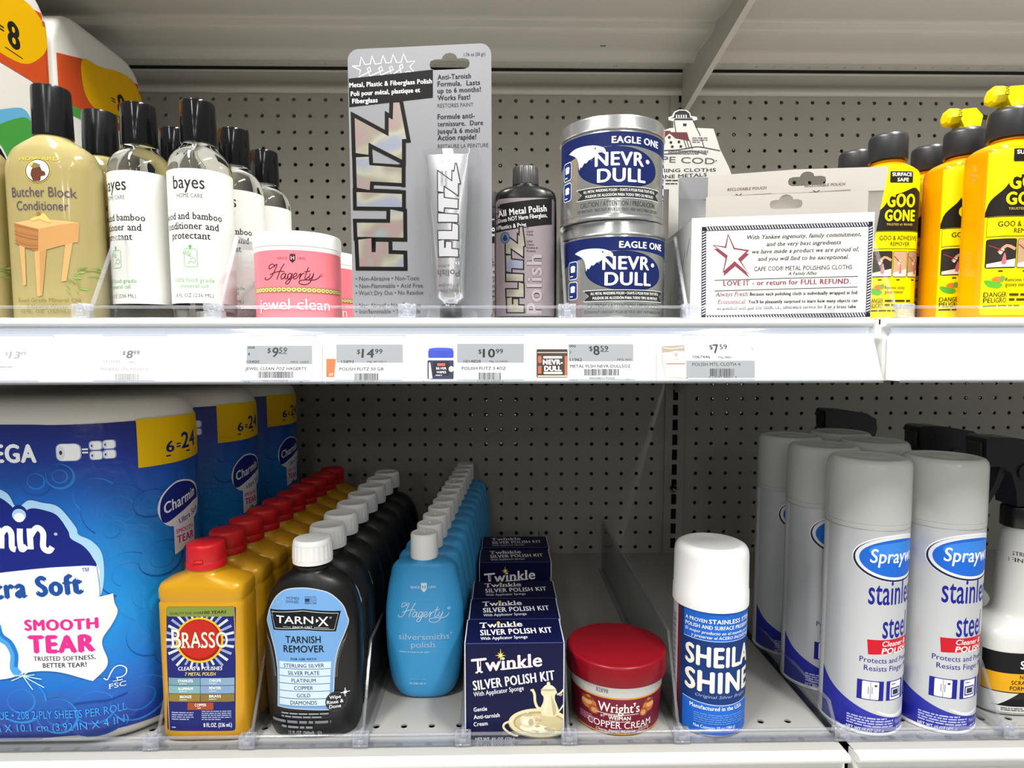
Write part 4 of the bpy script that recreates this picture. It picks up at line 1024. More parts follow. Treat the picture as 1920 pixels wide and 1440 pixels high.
p.fine(-0.5, 11, 40, 20.6, 4, 'b7bce6', 0.55, 5); p.text('NET WT 15 OZ (425 g)', -0.5, 6.2, 3.8, 'eef0fa', w=31, al='l', bold=0.05); p.text('Made in America', 52, 13.5, 4, 'b7bce6', w=20, shear=0.25); p.fine(44, 6.5, 60, 11, 2, 'b7bce6')
p.build('label', root, on_cyl(RC), du=2, clip=(-60, 80, 4, 187))
for lb, x, y in (('grey-capped silver spray can, right one of the front pair', 0.4093, 0.5575),
                 ('grey-capped silver spray can directly behind the left front can', 0.3346, 0.6275),
                 ('grey-capped silver spray can, rearmost behind the left front can', 0.3333, 0.699),
                 ('grey-capped silver spray can directly behind the right front can', 0.4045, 0.6565),
                 ('grey-capped silver spray can, rearmost behind the right front can', 0.4060, 0.7275)):
    dup(root, lb, (x, y, ZD), face_cam(x, y))

# ---- white trigger bottles with black heads
wbot = M('white_bottle', 'd9d9d5', 0.3); trig = M('trigger_black', '131313', 0.3)
TB = smooth_rings([(0, 36, 24, 3), (1.5, 39.5, 27, 3), (5, 41, 28, 3), (60, 41, 28, 3), (74, 40, 27.5, 3), (82, 36, 25.5, 2.8), (87, 27, 22, 2.4), (91, 21.5, 20, 2.1), (98, 18.6, 18.6, 2), (120, 16.6, 16.6, 2), (150, 15.4, 15.4, 2), (168, 14.2, 14.2, 2), (176, 11.5, 11.5, 2), (180, 11.2, 11.2, 2)], 3)
tbx, tby = 0.500, 0.576
root = thing('trigger_spray_bottle', 'white trigger bottle with black and yellow label, foremost beside the spray cans', 'spray bottle', (tbx, tby, ZD), 0, 'white trigger bottles with black heads')
g = G(); g.loft(TB, wbot, 64); g.build('body', root, sharp=50)
g = G(); g.lathe([(176, 14.6), (177, 15.4), (194, 15.4), (196, 14.4), (197, 9)], trig, 48, True, True, rib=0.01); g.build('collar', root, sharp=50)
g = G()
g.prism([(-46, 236), (-47, 262), (-44, 264), (-20, 263), (10, 258), (24, 250), (26, 236), (20, 214), (14, 198), (-14, 198), (-16, 214), (-22, 230), (-30, 236)], 'y', -13, 13, trig)
g.box(-49, -45, -9, 9, 240, 258, trig, 1.2, 1); g.build('head', root, sharp=40)
g = G(); g.prism([(-28, 238), (-22, 238), (-24, 226), (-30, 212), (-38, 198), (-42, 196), (-41, 202), (-34, 216), (-30, 228)], 'y', -8, 8, trig); g.build('trigger', root)
g = G(); g.add(*[(lambda v, f: (v, f))([( -8+8*cos(2*pi*k/20), -13.2, 231+8*sin(2*pi*k/20)) for k in range(20)]+[(-8+8*cos(2*pi*k/20), -15, 231+8*sin(2*pi*k/20)) for k in range(20)]+[(-8+5*cos(2*pi*k/20), -15, 231+5*sin(2*pi*k/20)) for k in range(20)]+[(-8+5*cos(2*pi*k/20), -14, 231+5*sin(2*pi*k/20)) for k in range(20)], [(k, (k+1) % 20, 20+(k+1) % 20, 20+k) for k in range(20)]+[(20+k, 20+(k+1) % 20, 40+(k+1) % 20, 40+k) for k in range(20)]+[(40+k, 40+(k+1) % 20, 60+(k+1) % 20, 60+k) for k in range(20)]+[tuple(range(60, 80))])][0], trig); g.build('pivot', root)
p = Print()
p.rect(-40.5, 4, 40.5, 62, '17171a'); p.rect(-40.5, 24, 40.5, 42, 'e6a91a'); p.rect(-40.5, 17, 40.5, 23, '26262a'); p.poly([(-40, 23), (-14, 23), (-30, 11), (-40, 9)], 'd4d4d0'); p.rect(-40.5, 4, 40.5, 10, 'd0d0cc')
p.text('STAINLESS', -14, 47, 8, 'f1f1ee', w=46, al='l', bold=0.08); p.text('NO', -14, 37, 4, '1a1a1a', w=7, al='l', bold=0.06); p.text('SCRATCH', -21, 31.5, 4, '1a1a1a', w=22, al='l', bold=0.06); p.text('FORMULA', -22, 26, 4, '1a1a1a', w=23, al='l', bold=0.06)
p.fine(-28, 5.4, -4, 9, 2, '55565a')
p.build('label', root, on_loft(TB), du=1.5, dv=4, base=0.3)
p = Print(); p.text('STREAK', -6, 150, 4.0, '3a3a3c', w=14, al='c', bold=0.05); p.text('FINISH', -6, 144, 4.0, '3a3a3c', w=16, bold=0.05)
p.build('neck_print', root, on_loft(TB), du=2)
dup(root, 'white trigger bottle with black head, second from the front beside the spray cans', (0.4965, 0.662, ZD))
dup(root, 'white trigger bottle with black head, rear of its row, head showing above the cans', (0.4935, 0.85, ZD))

# ================================================================== UPPER SHELF, LEFT BAY
def sheet(g, outer, holes, y0, y1, mat):
    """flat card with real cut-outs, outline in (x, z), thickness y0..y1"""
    bm = bmesh.new(); ed = []
    for loop in [outer]+holes:
        vs = [bm.verts.new((x, y0, z)) for x, z in loop]
        ed += [bm.edges.new((vs[i], vs[(i+1) % len(vs)])) for i in range(len(vs))]
    r = bmesh.ops.triangle_fill(bm, use_beauty=True, edges=ed)
    fs = [f for f in r['geom'] if isinstance(f, bmesh.types.BMFace)]
    ex = bmesh.ops.extrude_face_region(bm, geom=fs)
    for v in ex['geom']:
        if isinstance(v, bmesh.types.BMVert): v.co.y = y1
    g.bm(bm, mat)
def rrect(x0, z0, x1, z1, r, n=6):
    pts = []
    for cx, cz, a in ((x1-r, z1-r, 0), (x0+r, z1-r, 90), (x0+r, z0+r, 180), (x1-r, z0+r, 270)):
        pts += [(cx+r*cos(radians(a+90*k/n)), cz+r*sin(radians(a+90*k/n))) for k in range(n+1)]
    return pts
def hang_hole(cx, cz, w, h):
    """the usual hanging slot: a bar with a round hump on its top edge"""
    r = h*0.5
    pts = [(cx-w/2+r*0.2, cz-r*0.7), (cx-w/2+r, cz-r)]+[(cx+w/2-r, cz-r), (cx+w/2-r*0.2, cz-r*0.7), (cx+w/2, cz), (cx+w/2-r*0.2, cz+r*0.7), (cx+w/2-r, cz+r)]
    pts += [(cx+h*0.75*cos(radians(a)), cz+r+h*0.55*sin(radians(a))) for a in (0, 30, 60, 90, 120, 150, 180)]
    pts += [(cx-w/2+r, cz+r), (cx-w/2+r*0.2, cz+r*0.7), (cx-w/2, cz)]
    return pts
# ---- amber wood conditioner bottles
gloss_cap = M('satin_black_cap', '121214', 0.2, 0, 0.5)
HO = smooth_rings([(0, 33, 20, 2.6), (1.5, 36, 22.5, 2.6), (5, 37, 23.5, 2.6), (60, 37, 23.5, 2.6), (128, 37, 23.5, 2.6), (137, 35.6, 23, 2.5), (146, 31, 21.5, 2.4), (152, 24, 18.6, 2.2), (156, 17.5, 16, 2.05), (158.6, 14, 14, 2), (163, 13.6, 13.6, 2)], 4)
oil = cloudy('amber_conditioner', 'bcae76', 'dccd8e', 0.4, 0.1, 0.10)
howard_loc = (-0.3865, 0.560, ZU)
root = thing('wood_conditioner_bottle', 'large amber oil bottle with black cap and wooden block table picture, foremost', 'bottle', howard_loc, 0, 'amber wood conditioner bottles')
g = G(); g.loft(HO, oil, 72); g.build('body', root, sharp=50)
g = G(); g.lathe([(159, 13.8), (159.4, 15), (160.6, 15.2), (198, 14.6), (200.4, 14.1), (201, 12.8), (200.5, 11.5), (200.5, 0.01)], gloss_cap, 64, True, False); g.build('cap', root, sharp=45)
cv = crop_plane(0, 280, 4, howard_loc, 23.3)
p = Print(cv, 0.012)
pur = '4a4152'
p.text('HOWARD', 284, 80, 26, 'c9ab3a', w=300, bold=0.02, serif=True)
p.ell(283, 160, 97, 92, 'c3a63c'); p.ell(283, 160, 92, 88, '3b2c2a'); p.ell(283, 160, 85, 81, 'd8d4cc')
p.poly(catmull([(232, 190), (240, 150), (265, 130), (300, 128), (318, 160), (335, 165), (342, 195), (310, 205), (305, 235), (255, 236), (240, 210)], 4, True), '5a3426'); p.poly(catmull([(228, 110), (262, 100), (305, 118), (285, 135), (245, 140)], 4, True), '6d6742')
p.poly(catmull([(225, 100), (240, 90), (250, 110), (235, 125)], 4, True), 'c9a83c')
p.text('Butcher Block', 312, 355, 78, pur, w=470, bold=-0.005); p.text('Conditioner', 310, 455, 72, pur, w=380, bold=-0.005)
tb1, tb2, tb3 = 'ad8250', '96673c', 'b98e5c'
p.poly([(92, 548), (300, 520), (560, 540), (292, 598)], 'c69a66'); p.poly([(92, 548), (292, 598), (290, 772), (110, 706)], tb2); p.poly([(292, 598), (560, 540), (556, 690), (290, 772)], tb1)
for k in range(7): p.line([(96, 566+k*22), (200, 590+k*25), (290, 612+k*22)], 5, ('7d5230', 'a3744a', '8a5d38')[k % 3], smooth=3)
p.poly([(138, 716), (186, 734), (196, 1015), (172, 1022)], tb3); p.poly([(262, 766), (352, 756), (322, 1098), (284, 1102)], tb3); p.poly([(300, 768), (352, 756), (322, 1098), (306, 1100)], 'a57c4c'); p.poly([(482, 712), (526, 698), (492, 985), (458, 990)], tb3)
p.poly(catmull([(228, 528), (262, 508), (300, 500), (330, 480), (360, 510), (386, 548), (340, 540), (300, 525), (262, 536)], 4, True), 'd3aa5e'); p.ell(292, 486, 14, 16, '8a5d38')
for k in range(16):
    rr = random.Random(k+40); x = rr.uniform(470, 620); y = rr.uniform(880, 1060); a = rr.uniform(-60, 60)
    p.poly([(x, y), (x+46*cos(radians(a)), y-46*sin(radians(a))-6), (x+62*cos(radians(a)), y-62*sin(radians(a))), (x+40*cos(radians(a))+4, y-40*sin(radians(a))+8)], ('6f8a3c', '7f9a52', '5f7a34')[k % 3])
p.line([(570, 880), (560, 960), (575, 1050)], 6, '6f8a3c', smooth=4)
p.text('Food Grade Mineral Oil', 355, 1146, 32, '6d6338', w=450, bold=0.0); p.text('& Natural Waxes', 352, 1192, 32, '6d6338', w=300); p.text('12 FL. OZ. (355mL)', 335, 1228, 26, '6d6338', w=360)
p.build('print', root, on_loft(HO), du=2, dv=4, base=0.25)
dup(root, 'amber oil bottle with black cap, second in the row behind the block table bottle', (-0.380, 0.6145, ZU))
dup(root, 'amber oil bottle cut off by the left edge, beside the block table bottle', (-0.4665, 0.5605, ZU))

# ---- clear oil bottles with white wraparound label
glass_oil = M('clear_oil', 'f6f7f4', 0.02, trans=1.0, ior=1.36)
glossy_black = M('glossy_black_cap', '0d0d0e', 0.12, 0, 0.5)
RBY = 26.7
BYP = [(0, 22.5), (0.6, 25), (3, 26.4), (6, RBY), (134, RBY), (139, 26.2), (144.5, 24.4), (149, 21.4), (153, 17.8), (156, 14.8), (158.5, 13.2), (160, 12.8)]
def bayes(label, x, y, dr):
    return thing('oil_bottle', label, 'bottle', (x, y, ZU), face_cam(x, y)+dr, 'clear oil bottles with white labels')
ax, ay = -0.3252, 0.582; b_x, b_y = -0.2688, 0.575
root = bayes('clear bottle with black cap and white label, front of the left column', ax, ay, -0.97)
g = G(); g.lathe(smooth_rings([(z, r, r, 2) for z, r in BYP], 3) and BYP, glass_oil, 72); g.build('body', root, sharp=50)
g = G(); g.lathe([(158.8, 13.4), (159, 14.8), (160.2, 15.1), (193, 14.5), (194.8, 14), (195.4, 12.6), (195, 11.2), (195, 0.01)], glossy_black, 64, True, False); g.build('cap', root, sharp=45)
p = Print(); ky_ = '2a2626'; gr = '4f9a4c'
p.rect(-67, 17.5, 67, 132, M('label_white', 'cbcac5', 0.4))
p.text('bayes', 0, 115.2, 11.6, ky_, w=27.5, bold=0.03, serif=True); p.text('HOME CARE', 1.0, 107.4, 3.7, '4a4646', w=22, bold=0.02)
p.text('wood and bamboo', -1, 89.2, 6.3, ky_, w=57, bold=0.055, serif=True); p.text('conditioner and', -1, 80.8, 6.3, ky_, w=51, bold=0.055, serif=True); p.text('protectant', -0.6, 72.6, 6.3, ky_, w=35, bold=0.055, serif=True)
I = lambda pts: [(x, y+12.4) for x, y in pts]
p.line(I([(-5.2, 50.5), (-5.2, 37.4), (-4.2, 36.2), (4.8, 36.2), (5.8, 37.4), (5.8, 50.5), (4.6, 51.4), (-4.2, 51.4)]), 0.55, gr, True); p.ell(0.3, 66, 1.4, 1.4, gr, 12); p.line([(0.3, 64.8), (0.3, 63.8)], 1.6, gr)
for a in (20, 60, 100, 140, -10): p.poly(I([(-3, 46), (-3+3*cos(radians(a+8)), 46+3*sin(radians(a+8))), (-3+5.4*cos(radians(a)), 46+5.4*sin(radians(a))), (-3+3*cos(radians(a-8)), 46+3*sin(radians(a-8)))]), gr)
p.line(I([(-2, 38.5), (0, 41), (3, 39.5), (4.5, 42), (2, 44), (0, 42)]), 0.5, gr, smooth=4)
p.text('100% food grade', 1.2, 35.6, 3.7, gr, w=35); p.text('mineral oil', 1.8, 30.6, 3.7, gr, w=23); p.text('8 FL OZ (236 ML)', 1.0, 22.6, 3.4, '3f4a3f', w=33)
p.build('label', root, on_cyl(RBY), du=2)
dup(root, 'clear bottle with black cap and white label, front of the right column', (b_x, b_y, ZU), face_cam(b_x, b_y)-0.40)
dup(root, 'clear bottle with white label, second of the right column, half hidden', (-0.2665, 0.644, ZU), face_cam(-0.2665, 0.644)-0.5)
dup(root, 'clear bottle with white label, rearmost of the right column, above the pink jar', (-0.2613, 0.711, ZU), face_cam(-0.27, 0.713)-0.9)
dup(root, 'clear bottle behind the front left one, only its black cap in view', (-0.3248, 0.6435, ZU), face_cam(-0.33, 0.625)-0.4)

# ---- pink jewellery cleaner jars
pink = M('pink_label', 'd6707a', 0.35, 0, 0.3)
jx, jy = -0.1793, 0.562
rz = face_cam(jx, jy)
root = thing('jewel_cleaner_jar', 'pink-labelled jar with white lid and gold chain band, the front one', 'jar', (jx, jy, ZU), rz, 'pink jewellery cleaner jars')
g = G(); g.lathe([(0, 33), (0.6, 35.4), (3, 36.3), (59.5, 36.3), (60.8, 36.7), (63, 36.7), (64, 34.5)], jar_w, 80); g.build('jar', root, sharp=50)
g = G(); g.lathe([(63.2, 35.3), (63.4, 37.0), (64.4, 37.3), (73.8, 37.0), (75.3, 36.3), (75.7, 35), (75.3, 33.4), (75.3, 0.01)], white_cap, 96, True, False); g.build('lid', root, sharp=45)
cv = crop_cyl(420, 360, 3.692, (jx, jy, ZU), 36.4, rz)
p = Print(cv)


p.conv = lambda x, y: (x, y)
p.rect(-84, 1.2, 84, 59.6, pink); p.conv = cv
dkr = '5a1a2a'
p.text('SINCE', 404, 466, 17, dkr, w=70, serif=True); p.text('1895', 536, 468, 17, dkr, w=56, serif=True); crest(p, 474, 424, 66, ink('3a1a26'), ink('e9b0b2'))
hagerty(p, (285, 602), 1.0, ink('3c1726'), 6.0); p.ell(674, 578, 10, 10, '3c1726'); p.ell(674, 578, 8, 8, 'd9666e'); p.text('R', 674, 583, 10, '3c1726')
p.conv = lambda x, y: (x, y)
v0 = cv(505, 676)[1]
for k in range(-11, 12):
    x = k*4.05; p.ell(x, v0, 2.5, 2.3, '6d6a2e', 18); p.ell(x, v0, 1.9, 1.7, 'c5bb7a', 18); p.ell(x, v0, 1.1, 0.9, '8f7a3a', 12); p.ell(x+2.0, v0+0.4, 0.8, 0.6, 'e9e0b0', 10)
p.conv = cv
p.text('jewel clean', 492, 812, 78, 'f3d9d8', w=470, bold=0.0)
p.build('label', root, on_cyl(36.3), du=2)
dup(root, 'pink-labelled jar with white lid, mostly hidden behind the front jar', (-0.1885, 0.664, ZU), face_cam(-0.1885, 0.664))

# ---- tall silver blister card with a tube
FX, FY, FR = -0.0657, 0.5265, radians(-6.3)
root = thing('blister_card', 'tall silver blister card holding a metal tube under clear plastic', 'blister pack', (FX, FY, ZU), FR)
cv3 = crop_plane(420, 60, 3.692, (FX, FY, ZU), 0.4, FR); cv4 = crop_plane(420, 360, 3.692, (FX, FY, ZU), 0.4, FR)
silver = M('silver_card', '88898d', 0.34, 0.25)
g = G()
hx_, hz_ = cv3(1561, 222)
sheet(g, rrect(-59.6, 0, 59.6, 223, 9), [hang_hole(hx_, hz_, 33, 8.4)], -0.3, 0.3, silver); g.build('card', root, sharp=30)
p = Print(cv3)
wht, bk = 'f0f0f0', '121110'
star = lambda cx, cy, R: [(cx+(R if k % 2 == 0 else R*0.42)*sin(pi*k/5+0.05), cy-(R if k % 2 == 0 else R*0.42)*cos(pi*k/5+0.05)) for k in range(10)]
p.line([(888, 235), (940, 235), (950, 172), (975, 225), (1012, 222), (1024, 165), (1046, 222), (1085, 218), (1100, 162), (1122, 215), (1155, 212), (1170, 155), (1195, 212), (1225, 210), (1243, 150), (1268, 208), (1322, 200), (1285, 240), (1318, 282), (1270, 272), (1228, 295), (1215, 235), (1232, 222), (1240, 245), (1160, 300), (1146, 245), (1160, 235), (1172, 260), (1085, 300), (1072, 250), (1088, 238), (1100, 265), (1010, 305), (992, 255), (1006, 242), (1018, 270), (932, 312), (945, 265), (888, 235)], 7, wht)
p.poly([(842, 325), (1446, 260), (1446, 455), (842, 524)], bk)
p.text('Metal, Plastic & Fiberglass Polish', 868, 384, 34, wht, w=572, al='l', bold=0.06, rot=0.5); p.text('Poli pour m\u00e9tal, plastique et', 878, 444, 34, wht, w=480, al='l', bold=0.06, rot=1.0); p.text('Fiberglass', 888, 495, 34, wht, w=176, al='l', bold=0.06, rot=0.6)
for t_, y_, w_ in (('Anti-Tarnish', 330, 232), ('Formula.  Lasts', 377, 295), ('up to 6 months!', 424, 300), ('Works Fast!', 474, 226), ('Formule anti-', 604, 258), ('ternissure.  Dure', 654, 316), ("jusqu'\u00e0 6 mois!", 704, 294), ('Action rapide!', 750, 268)):
    p.text(t_, 1478, y_, 36, '26242a', w=w_, al='l', bold=0.075)
p.text('RESTORES PAINT', 1478, 524, 28, '3a383e', w=248, al='l', bold=0.0); p.text('RESTAURE LA PEINTURE', 1480, 806, 28, '3a383e', w=350, al='l'); p.text('1.76 oz (50 gr)', 1660, 168, 24, '3a383e', w=148, al='l', bold=0.02)
LET = [[(905, 595), (1140, 722), (1140, 592), (1168, 608), (1172, 490), (1214, 488), (1262, 740), (1232, 742), (1232, 884), (1000, 766), (1000, 850), (912, 838)],
       [(914, 868), (1002, 864), (1006, 922), (1230, 940), (1230, 1046), (1012, 1034), (1008, 1094), (920, 1078)],
       [(918, 1108), (1232, 1122), (1232, 1212), (920, 1208)],
       [(1152, 1228), (1240, 1246), (1242, 1424), (924, 1418), (920, 1320), (1150, 1322)],
       [(930, 1438), (1020, 1428), (1022, 1524), (1050, 1524), (1052, 1452), (1138, 1454), (1140, 1536), (1242, 1540), (1244, 1626), (938, 1624)]]
hol = holo('holographic_foil')
for L in LET: p.poly(offset_poly(L, 27), bk)
for L in LET: p.poly(L, hol)
p.poly([(1032, 838), (1218, 918), (1032, 906)], silver)
p.poly([(1040, 1062), (1228, 1072), (1228, 1090), (1040, 1084)], silver)
p.conv = cv4
for t_, y_, w_ in (('\u2022 Non-Abrasive \u2022 Non-Toxic', 615, 440), ('\u2022 Non-Flammable \u2022 Acid Free', 666, 465), ("\u2022 Won't Dry Out \u2022 No Residue", 714, 468), ('\u2022 Non-Abrasif \u2022 Non-Toxique', 800, 450), ('\u2022 Ininflammable \u2022 Sans acide', 842, 448), ('\u2022 Ne s\u00e8chera pas \u2022 Sans r\u00e9sidus', 892, 480)):
    p.text(t_, 912, y_, 31, '3a383c', w=w_, al='l', bold=0.0)
p.build('card_print', root, on_front(-0.3), clip=(-59, 59, 0.5, 222.6))
# the tube, upside down, and its clear blister
alu = M('tube_aluminium', 'b9babc', 0.27, 0.75)
tl, tt = cv3(1400, 860); tr_, _ = cv3(1738, 860); bl, bb = cv4(1490, 745); br_, _ = cv4(1690, 745)
tc, bc = (tl+tr_)/2, (bl+br_)/2; tw, bw_ = (tr_-tl)/2-2.5, (br_-bl)/2-1
g = G(); RT = []
for k in range(13):
    t_ = k/12; q = t_**0.75
    RT.append((tt-3-(tt-3-bb)*t_, tw+(bw_-tw)*min(1, t_*1.15)**0.9, 0.9+(bw_*0.86-0.9)*q, 2.0+0.5*(1-t_), tc+(bc-tc)*t_, -13))
RT2 = [(bb-2.5, bw_*0.72, bw_*0.7, 2, bc, -13), (bb-4, 6.5, 6.5, 2, bc, -13), (bb-6, 6.3, 6.3, 2, bc, -13)]
g.loft(RT2[::-1]+RT[::-1], alu, 48); tube = g.build('tube', root, sharp=50)
g = G(); g.lathe([(bb-17.5, 8.6), (bb-17, 9.2), (bb-6.5, 8.6), (bb-5.6, 7.8)], M('tube_cap_black', '161616', 0.25), 48, rib=0.015); g.v = [(x+bc, y-13, z) for x, y, z in g.v]; g.build('tube_cap', tube)
RTs = sorted(RT, key=lambda r: r[0])
def on_tube(u, v, o):
    i = 0
    while i < len(RTs)-2 and RTs[i+1][0] < v: i += 1
    a, b = RTs[i], RTs[i+1]; t_ = max(0, min(1, (v-a[0])/(b[0]-a[0])))
    hx1, hy1, n1, c1 = [a[k]+(b[k]-a[k])*t_ for k in (1, 2, 3, 4)]
    q = min(0.99, abs((u-c1)/hx1)); return (u, -13-hy1*(1-q**n1)**(1/n1)-o, v)
p = Print(cv4)
def fl(P, f):
    for L in LET: p.poly(offset_poly([f(x, y) for x, y in L], P), '2a2a2e')
    for L in LET: p.poly([f(x, y) for x, y in L], 'a4a5a8')
LET_ = LET; LET = [[(905, 595), (1140, 722), (1140, 592), (1168, 608), (1190, 500), (1196, 500), (1262, 740)]+LET[0][7:]]+LET[1:]
fl(7, lambda x, y: (1508+(x-905)*0.415, -165+(y-490)*0.56)); LET = LET_
p.text('Polish', 1585, 560, 46, '55565a', w=150, bold=0.05, rot=180); p.text('Metal, Plastic', 1585, 690, 22, '6a6b70', w=160, bold=0.02, rot=180); p.text('& Fiberglass', 1585, 655, 22, '6a6b70', w=140, bold=0.02, rot=180); p.fine(1512, 520, 1660, 542, 1, '6a6b70', 0.5)
p.conv = cv3; p.text('CORROSION', 1545, 1050, 18, '55565a', w=100, rot=90); p.text('PROTECTION', 1572, 1050, 18, '55565a', w=110, rot=90); p.text('CS-C7PL', 1560, 945, 18, '6a6b70', w=80)
p.build('tube_print', tube, on_tube, du=2, dv=5, base=0.2, clip=(None, None, bb, tt-6))
g = G(); RB = []
for k in range(13):
    t_ = k/12
    RB.append((tt+3-(tt+3-bb)*t_, (tw+(bw_-tw)*t_)+5.0, 4+(bw_*1.0+9-4)*min(1, 0.25+t_)**0.8, 3.4, tc+(bc-tc)*t_, 0))
RB = RB[::-1]
low = [(2.2, bw_+9.5, 19, 3.2, bc, 0), (4, bw_+11, 21.5, 3.2, bc, 0), (12, bw_+11, 22.5, 3.2, bc, 0), (18, bw_+8, 22.5, 3.2, bc, 0)]
allr = low+[r for r in RB if r[0] > 22]; seg = 40
vs = []; fs = []
for (z, hx1, hy1, n1, c1, _q) in allr:
    for k in range(seg+1):
        a = pi+pi*k/seg; c, d = cos(a), sin(a)
        vs.append((c1+hx1*math.copysign(abs(c)**(2/n1), c), min(-0.5, hy1*math.copysign(abs(d)**(2/n1), d)), z))
for i in range(len(allr)-1):
    for k in range(seg): fs.append((i*(seg+1)+k, i*(seg+1)+k+1, (i+1)*(seg+1)+k+1, (i+1)*(seg+1)+k))
fs.append(tuple(range(seg+1))); fs.append(tuple(range((len(allr)-1)*(seg+1), len(allr)*(seg+1))))
g.add(vs, fs, clear('blister_clear', 'fcfdfd', 0.012, 0.03))
g.build('blister', root, sharp=60)

# ---- flat black polish bottles
fx, fy = 0.0230, 0.5615
FB = smooth_rings([(0, 25, 14, 3), (1.2, 27, 16, 3), (4, 27.7, 17, 3), (60, 27.7, 17, 3), (107, 27.3, 17, 3), (113, 26.0, 16.2, 2.8), (117.0, 21.4, 14.6, 2.5), (119.2, 14.5, 12.3, 2.1), (120.4, 11.4, 11.4, 2), (124, 11, 11, 2)], 4)
root = thing('liquid_polish_bottle', 'flat black bottle with lilac-grey label beside the blue tins', 'bottle', (fx, fy, ZU), -0.04, 'flat black polish bottles')
g = G(); g.loft(FB, blk_gloss, 64); g.build('body', root, sharp=50)
g = G(); g.lathe([(120.6, 10.6), (121, 11.6), (135.6, 11.2), (136.8, 10.4), (137.1, 9), (137.1, 0.01)], M('charcoal_cap', '3a3a3a', 0.3), 96, True, False, rib=0.01); g.build('cap', root, sharp=45)
cv5 = crop_plane(900, 180, 4, (fx, fy, ZU), 16.5, -0.04)
p = Print(cv5); lil = M('lilac_grey_label', '8f8488', 0.35, 0.2)
p.conv = lambda x, y: (x, y); p.rect(-26, 6, 25.2, 107.0, lil); p.conv = cv5
p.poly([(110, 812), (540, 762), (540, 960), (110, 1020)], '1a1818')
p.text('All Metal Polish', 136, 905, 52, 'e9e6e6', w=368, al='l', bold=0.06, rot=6.0); p.text('Does NOT Harm Fiberglass,', 136, 948, 34, 'e0dcdc', w=372, al='l', bold=0.05, rot=6.0); p.text('Plastics & Paint', 138, 1000, 34, 'e0dcdc', w=212, al='l', bold=0.05, rot=5.0)
fx_ = lambda x, y: (192+(x-905)*0.40, 985+(y-490)*0.56)
for L in LET: p.poly(offset_poly([fx_(x, y) for x, y in L], 10), '1a1818')
hol2 = holo('holographic_foil')
for L in LET: p.poly([fx_(x, y) for x, y in L], hol2)
p.ell(188, 1062, 36, 44, '3e4a66'); p.ell(188, 1062, 29, 36, '5a6a8c'); p.poly(catmull([(188, 1036), (206, 1072), (188, 1088), (170, 1072)], 4, True), '222e4a')
for k, t_ in enumerate(('A', 'Liquid', 'Polish,', '', 'Safely', 'Cleans,', 'Polishes &', 'Protects.')):
    if t_: p.text(t_, 350, 1000+k*24.5, 17, '2a2728', al='l', bold=0.03, sx=0.85)
p.text('Polish', 462, 1635, 120, 'a0969a', w=440, al='l', bold=0.07, rot=90, out='1f1c1d', ow=0.06)
p.build('label', root, on_loft(FB), du=2, dv=5, base=0.25, clip=(-26.2, 26.2, 5, 107.0))
dup(root, 'flat black bottle with lilac-grey label, mostly hidden behind the blister card', (-0.0135, 0.647, ZU))

# ---- blue and silver wadding polish tins, two stacked
tin = M('tin_plate', 'b4b5b4', 0.24, 0.85); RN = 44.2
ndl = (0.1005, 0.5555)
root = thing('polish_wadding_tin', 'silver and blue tin with eagle label, lower of the stack of two', 'tin', ndl+(ZU,), face_cam(*ndl)+0.30, 'blue wadding polish tins')
g = G(); g.lathe([(0, 42), (0, 44.6), (1.2, 45.0), (2.4, 44.4), (3.4, RN), (69.5, RN), (70.6, 43.8)], tin, 96); g.build('can', root, sharp=50)
g = G(); g.lathe([(70.4, 43.9), (70.5, 44.9), (71.3, 45.3), (72.2, 44.9), (80.2, 44.8), (81.6, 44.3), (82.0, 43.2), (81.4, 42.0), (81.0, 40), (81.0, 0.01)], tin, 96, True, False); g.build('lid', root, sharp=40)
p = Print(); bl_ = '121f52'; sv = M('printed_silver', 'b4b5b1', 0.22, 0.8); wv = 'e9eaee'
p.rect(-66, 56, 66, 68.5, bl_); p.poly([(-66, 56.5), (66, 56.5), (66, 51), (42, 54), (18, 56), (-30, 56), (-66, 48)], bl_)
p.poly([(-44, 4.5), (66, 4.5), (66, 22), (-66, 22), (-66, 4.5)], sv); p.rect(-66, 18, 66, 48, sv); p.poly([(-66, 48), (66, 48), (66, 51), (40, 55), (10, 57.5), (-24, 57), (-40, 52), (-66, 50)], sv); p.poly([(-66, 57), (-24, 57.4), (-40, 52.5), (-66, 47)], bl_)
p.ell(-2, 41, 35.6, 16.2, '10183a', 44, -3); p.ell(-2, 41, 34.6, 15.4, bl_, 44, -3)
# eagle head
keep = p.conv; p.conv = crop_cyl(900, 180, 4, ndl+(ZU,), RN, face_cam(*ndl)+0.30)
p.poly(catmull([(712, 1186), (760, 1158), (830, 1146), (905, 1146), (962, 1158), (992, 1176), (1000, 1198), (996, 1218), (982, 1206), (962, 1200), (940, 1206), (925, 1222)], 3)+[(900, 1240), (872, 1250), (850, 1272), (836, 1268), (816, 1300), (806, 1292), (796, 1318), (790, 1262), (778, 1228), (752, 1206)], 'dcdcda')
p.poly(catmull([(938, 1156), (966, 1160), (992, 1176), (1000, 1200), (995, 1218), (982, 1205), (960, 1198), (936, 1202), (930, 1180)], 4, True), 'd2cfc2'); p.line([(936, 1192), (958, 1188), (978, 1196)], 3, '3a3a3c', smooth=3)
p.line([(905, 1162), (930, 1166)], 4, '3a3a3c'); p.ell(920, 1172, 6, 5, '22242c', 10)
for k in range(9): p.line([(775+k*14, 1180+k*4), (800+k*12, 1206+k*6), (812+k*9, 1232+k*2)], 2.2, '8f9092', smooth=3)
p.conv = keep
p.text('EAGLE ONE', 14, 59.6, 5.4, wv, w=45, bold=0.07)
